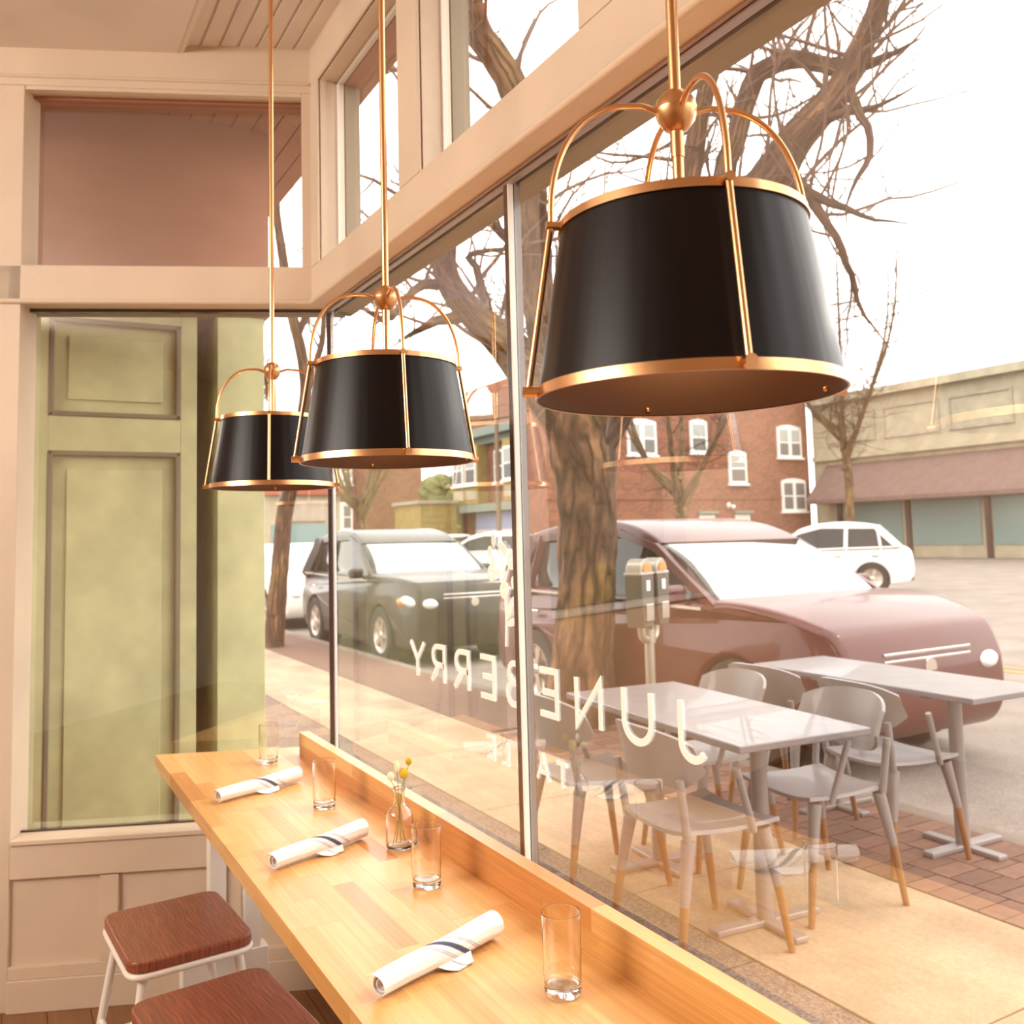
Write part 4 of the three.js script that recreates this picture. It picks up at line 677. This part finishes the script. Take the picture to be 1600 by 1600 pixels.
    mesh('mirror', [new RoundedBoxGeometry(0.11, 0.14, 0.20, 3, 0.045).translate(cowl - 0.30, belt + 0.10, s * (hw + 0.04)), bar(V(cowl - 0.28, belt + 0.03, s * (hw - 0.10)), V(cowl - 0.30, belt + 0.08, s * (hw + 0.02)), 0.02)], paint, C);
    for (const X of [bx + 0.18, (bx + rear) / 2 - 0.02]) mesh('door_handle', new RoundedBoxGeometry(0.17, 0.028, 0.03, 2, 0.012).translate(X, belt - 0.14, s * (hw * 0.955)), o.trim ?? mat.chrome, C);
    mesh('side_sill', box(ra + wr * 1.35, fa - wr * 1.35, low - 0.02, low + 0.11, s * (hw * 0.93), s * (hw * 0.965), 0.01), mat.blackTrim, C);
    mesh('headlight', [new THREE.SphereGeometry(0.5, 20, 14).scale(0.52, 0.19, 0.30).rotateY(s * 0.62).rotateZ(-0.18).translate(hL - 0.15, nose - 0.20, s * (hw * 0.72))], mat.headlight, C);
    mesh('indicator', new THREE.SphereGeometry(0.5, 14, 10).scale(0.16, 0.12, 0.12).rotateY(s * 0.9).translate(hL - 0.34, nose - 0.20, s * (hw * 0.87)), mat.amber, C);
    mesh('taillight', new THREE.SphereGeometry(0.5, 16, 12).scale(0.18, o.tallTail ? 0.5 : 0.2, 0.34).translate(-hL + 0.08, belt - (o.tallTail ? 0.05 : 0.16), s * (hw * 0.70)), mat.tailRed, C);
    for (const X of [ra, fa]) { const w = wheel(wr); w.name = 'wheel'; w.position.set(X, wr, s * (hw - 0.105)); if (s < 0) w.rotation.y = Math.PI; C.add(w); mesh('arch_liner', new THREE.CylinderGeometry(wr * 1.16, wr * 1.16, 0.05, 30).rotateX(Math.PI / 2).translate(X, wr * 0.97, s * (hw - 0.30)), mat.blackTrim, C); }
  }
  const gy = nose - 0.19; mesh('grille', box(hL - 0.08, hL + 0.012, gy - 0.14, gy + 0.08, -hw * 0.46, hw * 0.46, 0.02), mat.blackTrim, C);
  for (let i = 0; i < 5; i++) mesh('grille_bar', box(hL + 0.004, hL + 0.024, gy - 0.12 + i * 0.045, gy - 0.10 + i * 0.045, -hw * 0.45, hw * 0.45, 0.006), mat.chrome, C);
  mesh('badge', new THREE.CylinderGeometry(0.055, 0.055, 0.03, 24).rotateZ(Math.PI / 2).translate(hL + 0.02, gy - 0.03, 0), mat.chrome, C);
  mesh('bumper_intake', box(hL - 0.1, hL + 0.008, 0.33, 0.44, -hw * 0.55, hw * 0.55, 0.03), mat.blackTrim, C);
  mesh('bumper_strip', box(hL - 0.1, hL + 0.02, 0.455, 0.478, -hw * 0.6, hw * 0.6, 0.008), o.trim ?? mat.chrome, C);
  mesh('rear_bumper', box(-hL - 0.015, -hL + 0.14, 0.30, 0.50, -hw * 0.80, hw * 0.80, 0.03), o.dark ?? mat.blackTrim, C);
  mesh('number_plate', [box(-hL - 0.012, -hL + 0.03, 0.66, 0.78, -0.16, 0.16, 0.004), ...(o.frontPlate ? [box(hL, hL + 0.03, 0.47, 0.58, -0.16, 0.16, 0.004)] : [])], mat.platePale, C);
  mesh('bonnet_seam', [beam(V(hL - 0.22, nose + 0.006, hw * 0.60), V(cowl, hood + 0.012, hw * 0.72), 0.012, 0.008), beam(V(hL - 0.22, nose + 0.006, -hw * 0.60), V(cowl, hood + 0.012, -hw * 0.72), 0.012, 0.008)], mat.blackTrim, C);
  return C;
}
const SUV = { L: 4.55, W: 1.88, H: 1.69, belt: 1.03, wr: 0.36, cowl: 0.98, nose: 1.0, hood: 1.09, ra: -1.34, fa: 1.42, rear: -2.05, wsTop: 0.24, tail: -2.2, slope: 0.34, tallTail: true };
const CROSS = { ...SUV, L: 4.5, H: 1.66, belt: 1.02, slope: 0.5, tallTail: false };
const paintOf = (r, g, b) => P(lin(r, g, b), 0.4, { clearcoat: 0.4, clearcoatRoughness: 0.08, specularIntensity: 0.7 });
const pDark = paintOf(0.022, 0.016, 0.012), pRed = paintOf(0.085, 0.015, 0.012), pWhite = paintOf(0.86, 0.82, 0.76);
const toEye = rad(-90);                            // front towards +z
car('dark_car', 'dark brown car with chrome grille bars, parked behind the dark red car', 5.24, -12.68, toEye, pDark, SUV);
car('red_car', 'dark red car with broad pale windscreen, parked closest behind the patio tables', 5.26, -6.12, toEye, pRed, { ...SUV, L: 4.3, H: 1.66, nose: 0.90, hood: 1.06, cowl: 1.12, wsTop: 0.36, fa: 1.36, ra: -1.28, rear: -1.92, tail: -2.06, tallTail: true });
car('white_car', 'white car parked behind the dark brown car, seen through the end window', 5.25, -18.6, toEye, pWhite, { ...SUV, L: 4.7, H: 1.5, belt: 0.95, hood: 0.99, nose: 0.86, frontPlate: true, trim: mat.blackTrim });
car('white_car', 'white car across the street facing left, behind the berry emblem', 14.75, -28.9, rad(150), pWhite, { ...SUV, trim: mat.blackTrim });
car('white_car', 'small white car farthest back, left of the white car behind the emblem', 17.2, -37.6, rad(105), pWhite, { ...CROSS, trim: mat.blackTrim });
car('white_car', 'white car with red tail lamp across the street at the right', 17.6, -16.4, rad(134), pWhite, { ...CROSS, trim: mat.blackTrim });

// ---------------------------------------------------------------- buildings across the street
function sash(parent, x, y, w, h, o = {}) {        // a window on a facade that lies in the local plane z = 0, x right
  const k = o.double ? 2 : 1, f = 0.13, arch = o.arch ? 0.14 : 0, W = mesh('window', [plate([[-w / 2, -h / 2], [w / 2, -h / 2], [w / 2, h / 2], ...(arch ? [[w / 4, h / 2 + arch * 0.75], [0, h / 2 + arch], [-w / 4, h / 2 + arch * 0.75]] : []), [-w / 2, h / 2]], 0.14).translate(x, y, -0.04), box(x - w / 2 - 0.08, x + w / 2 + 0.08, y - h / 2 - 0.1, y - h / 2, 0, 0.2)], mat.frameWhite, parent);
  for (let i = 0; i < k; i++) { const pw = (w - f * (k + 1) - (k > 1 ? 0.12 : 0)) / k, cx = x + (k > 1 ? (i ? 1 : -1) * (pw / 2 + f / 2 + 0.06) : 0), ph = (h - 2 * f - 0.09) / 2;
    mesh('lower_pane', box(cx - pw / 2, cx + pw / 2, y - h / 2 + f, y - h / 2 + f + ph, 0.09, 0.112), mat.farGlass, W); mesh('upper_pane', box(cx - pw / 2, cx + pw / 2, y + h / 2 - f - ph, y + h / 2 - f, 0.095, 0.115), o.blind ? mat.blind : mat.farGlass, W); }
  return W;
}
const facade = (name, label, x, z, turn) => thing(name, label, 'building', [x, -0.11, z], turn);
{ // brick wall that faces the eye; local x is world x
  const b = facade('brick_building', 'long brick building with white arched sash windows behind the dark red car', 30.5, -36, 0);
  mesh('wall', box(-8.6, 8.4, 0, 9.3, -3, 0), mat.brick, b); mesh('parapet', box(-8.7, 8.4, 9.3, 9.6, -3, 0.12), mat.stone, b); mesh('string_course', box(-8.6, 8.4, 3.15, 3.3, 0, 0.05), mat.brick, b);
  sash(b, 6.95, 6.2, 1.75, 1.65, { double: true, arch: true, blind: true }); sash(b, 7.1, 3.3, 1.75, 1.65, { double: true, arch: true }); sash(b, 3.15, 4.75, 1.2, 1.6, { arch: true, blind: true });
  sash(b, -3.0, 6.15, 1.75, 1.65, { double: true, arch: true, blind: true }); sash(b, 0.6, 6.3, 1.1, 1.6, { arch: true, blind: true });
  sash(b, -6.3, 6.15, 1.7, 1.65, { double: true, arch: true, blind: true }); sash(b, -6.3, 3.1, 1.7, 1.65, { double: true, arch: true });
  for (const x of [3.35, 0.95]) { const d = mesh('door', box(x - 0.5, x + 0.5, 0.2, 2.35, -0.02, 0.06), mat.frameWhite, b); mesh('door_pane', [0, 1, 2].flatMap((i) => [0, 1].map((j) => box(x - 0.34 + i * 0.24, x - 0.14 + i * 0.24, 1.5 + j * 0.33, 1.76 + j * 0.33, 0.05, 0.075))), mat.blind, d); mesh('door_hood', box(x - 0.62, x + 0.62, 2.4, 2.55, 0, 0.25), mat.cornice, b); }
  mesh('wall_lamp', [new THREE.SphereGeometry(0.11, 12, 10).translate(2.55, 2.75, 0.25), new THREE.SphereGeometry(0.11, 12, 10).translate(2.25, 2.85, 0.25), bar(V(2.4, 2.7, 0), V(2.4, 2.8, 0.2), 0.04)], mat.frameWhite, b);
}
{ // cream shop front that runs along the street at the right; local x runs away from the eye's right
  const b = facade('cream_building', 'cream shop building with panelled cornice and brown awning at the right', 39.3, -36, rad(-90));
  // local +x -> world +z (towards the right of the picture), local +z -> world -x (towards the eye)
  mesh('wall', box(0, 20, 0, 8.6, -6, 0), mat.beige, b); mesh('cornice', [box(0.15, 20, 8.2, 8.6, 0, 0.5), box(0.15, 20, 5.15, 5.4, 0, 0.3)], mat.beige, b);
  for (let i = 0; i < 5; i++) { const x0 = 1.0 + i * 3.7, x1 = x0 + 3.2; mesh('frieze_panel', [box(x0, x1, 7.5, 7.62, 0, 0.08), box(x0, x1, 6.0, 6.12, 0, 0.08), box(x0, x0 + 0.12, 6.12, 7.5, 0, 0.08), box(x1 - 0.12, x1, 6.12, 7.5, 0, 0.08)], mat.stone, b); }
  const aw = plate([[0, 4.9], [1.7, 3.0], [1.7, 2.8], [0, 2.8]], 18, 0).rotateY(-Math.PI / 2); aw.translate(18.9, 0, 0.02); mesh('awning', aw, mat.awning, b);
  for (let i = 0; i < 4; i++) { const x = 1.9 + i * 4.2; mesh('shop_window', box(x, x + 3.6, 0.6, 2.8, 0, 0.06), mat.teal, b); mesh('window_post', box(x - 0.35, x - 0.1, 0, 2.9, 0, 0.14), mat.darkframe, b); }
}
{ // brick building along the street, behind the mullion
  const b = facade('corner_building', 'brick building with bay windows, green cornice and blue shop sign behind the utility pole', 25.4, -52, rad(-90));
  mesh('wall', box(0, 11, 0, 9.3, -8, 0), mat.brick, b); mesh('parapet', [box(0.9, 11, 9.3, 10.6, -8, -0.05), box(0.2, 0.9, 9.3, 9.6, -0.6, 0)], mat.brick, b);
  mesh('cornice', [box(-0.2, 11, 7.4, 7.9, 0, 0.9), box(-0.1, 11, 7.0, 7.4, 0, 0.35)], mat.cornice, b); mesh('canopy', box(0, 11, 3.0, 3.45, 0, 0.9), mat.cornice, b);
  for (const x of [2.1, 8.6]) { const y = mesh('bay', box(x - 1.7, x + 1.7, 3.5, 7.0, 0, 0.7), mat.ochre, b); for (const q of [-0.85, 0.85]) sash(b, x + q, 5.6, 1.4, 1.9, { blind: true }).position.z = 0.68; mesh('bay_panel', [box(x - 1.5, x - 0.15, 3.75, 4.35, 0.7, 0.75), box(x + 0.15, x + 1.5, 3.75, 4.35, 0.7, 0.75)], mat.beige, y); }
  sash(b, 5.3, 5.6, 1.1, 1.9, {});
  mesh('shop_sign', box(2.4, 9.6, 1.95, 2.95, 0, 0.15), mat.blueSign, b); mesh('shopfront_frame', [box(2.3, 9.7, 0, 0.5, 0, 0.12), ...[2.3, 4.1, 5.9, 7.7, 9.5].map((x) => box(x, x + 0.22, 0.5, 1.9, 0, 0.14)), box(2.3, 9.7, 1.82, 1.95, 0, 0.14)], mat.frameWhite, b);
  for (let i = 0; i < 4; i++) mesh('shop_window', box(2.55 + i * 1.8, 4.1 + i * 1.8, 0.5, 1.82, 0, 0.06), mat.farGlass, b);
}
{ // distant brick building, left
  const b = facade('distant_brick_building', 'distant brick building with white sash windows above the dark brown car', 22, -60, 0);
  mesh('wall', box(-7, 4.3, 0, 9.6, -6, 0), mat.brick, b);
  for (const y of [3.1, 6.2]) for (const x of [-1.65, -5.4]) sash(b, x, y, 1.5, 1.75, { double: true, arch: y < 4 });
  for (const x of [-0.35, 1.0]) { mesh('door', box(x - 0.45, x + 0.45, 0, 2.0, 0, 0.08), mat.frameWhite, b); }
}
{ // low shops seen past the left tree
  const b = facade('low_shop', 'low cream shop with red roof band and teal window at the far left', 13, -45, 0);
  mesh('wall', box(-5.5, 2.2, 0, 4.6, -5, 0), mat.beige, b); mesh('roof_band', [box(-5.6, 2.3, 3.85, 4.15, 0, 0.25)], mat.tileRed, b); mesh('sign_board', box(-0.9, 1.4, 2.55, 3.6, 0, 0.12), mat.stone, b);
  mesh('shop_window', box(-1.3, 1.5, 0.9, 2.4, 0, 0.06), mat.teal, b); mesh('shop_window', box(-4.6, -2.0, 0.9, 2.7, 0, 0.06), mat.teal, b);
}
{
  const b = facade('ochre_shed', 'small ochre painted building between the distant brick buildings', 24.4, -50.5, 0);
  mesh('wall', box(-2.4, 0.0, 0, 3.6, -4, 0), mat.ochre, b); mesh('roof_edge', box(-2.6, 0.05, 3.6, 3.8, -4, 0.2), mat.stone, b);
  for (let i = 0; i < 9; i++) mesh('clapboard', box(-2.4, 0, 0.1 + i * 0.39, 0.46 + i * 0.39, 0, 0.04, 0.01), mat.ochre, b);
  const R = rng(31), l = []; for (let i = 0; i < 260; i++) { const a = R() * 6.28, r = Math.sqrt(R()) * 1.7, y = R(); const q = new THREE.IcosahedronGeometry(0.35 + 0.35 * R(), 0).rotateX(R() * 3).rotateY(R() * 3); q.translate(Math.cos(a) * r * (1.1 - 0.5 * y), 1.0 + y * 4.4, Math.sin(a) * r * (1.1 - 0.5 * y)); l.push(q); }
  const h = thing('evergreen_shrub', 'dull green evergreen behind the small ochre building', 'shrub', [26.6, -0.11, -57.2]); mesh('foliage', l, mat.hedge, h).userData.kind = 'stuff'; mesh('stem', bar(V(0, 0, 0), V(0, 2.5, 0), 0.2), mat.twig, h);
}
{
  const u = thing('utility_pole', 'wooden utility pole before the corner building, left of the mullion', 'pole', [21.4, -0.11, -39.6]);
  mesh('pole', bar(V(0, 0, 0), V(0, 8.0, 0), 0.13, 0.10), mat.pole, u); mesh('sign_box', box(-0.25, 0.25, 0.9, 1.8, 0.12, 0.2), mat.frameWhite, u);
  for (let i = 0; i < 3; i++) { const y = 7.2 + i * 0.3, w = thing('overhead_wire', ['lowest overhead wire strung along the far side of the street', 'middle overhead wire strung along the far side of the street', 'topmost overhead wire strung along the far side of the street'][i], 'wire', [21.2, y, -39.6]); mesh('wire', tube([V(0, 0, 0), V(-0.4, -0.3, -8), V(-0.8, -0.1, -16)], 0.018, 24, 5), mat.rubber, w); mesh('wire_span', tube([V(0, 0, 0), V(-0.2, -0.7, 15), V(-0.4, 0, 30)], 0.018, 24, 5), mat.rubber, w); }
}

renderer.render(scene, camera);
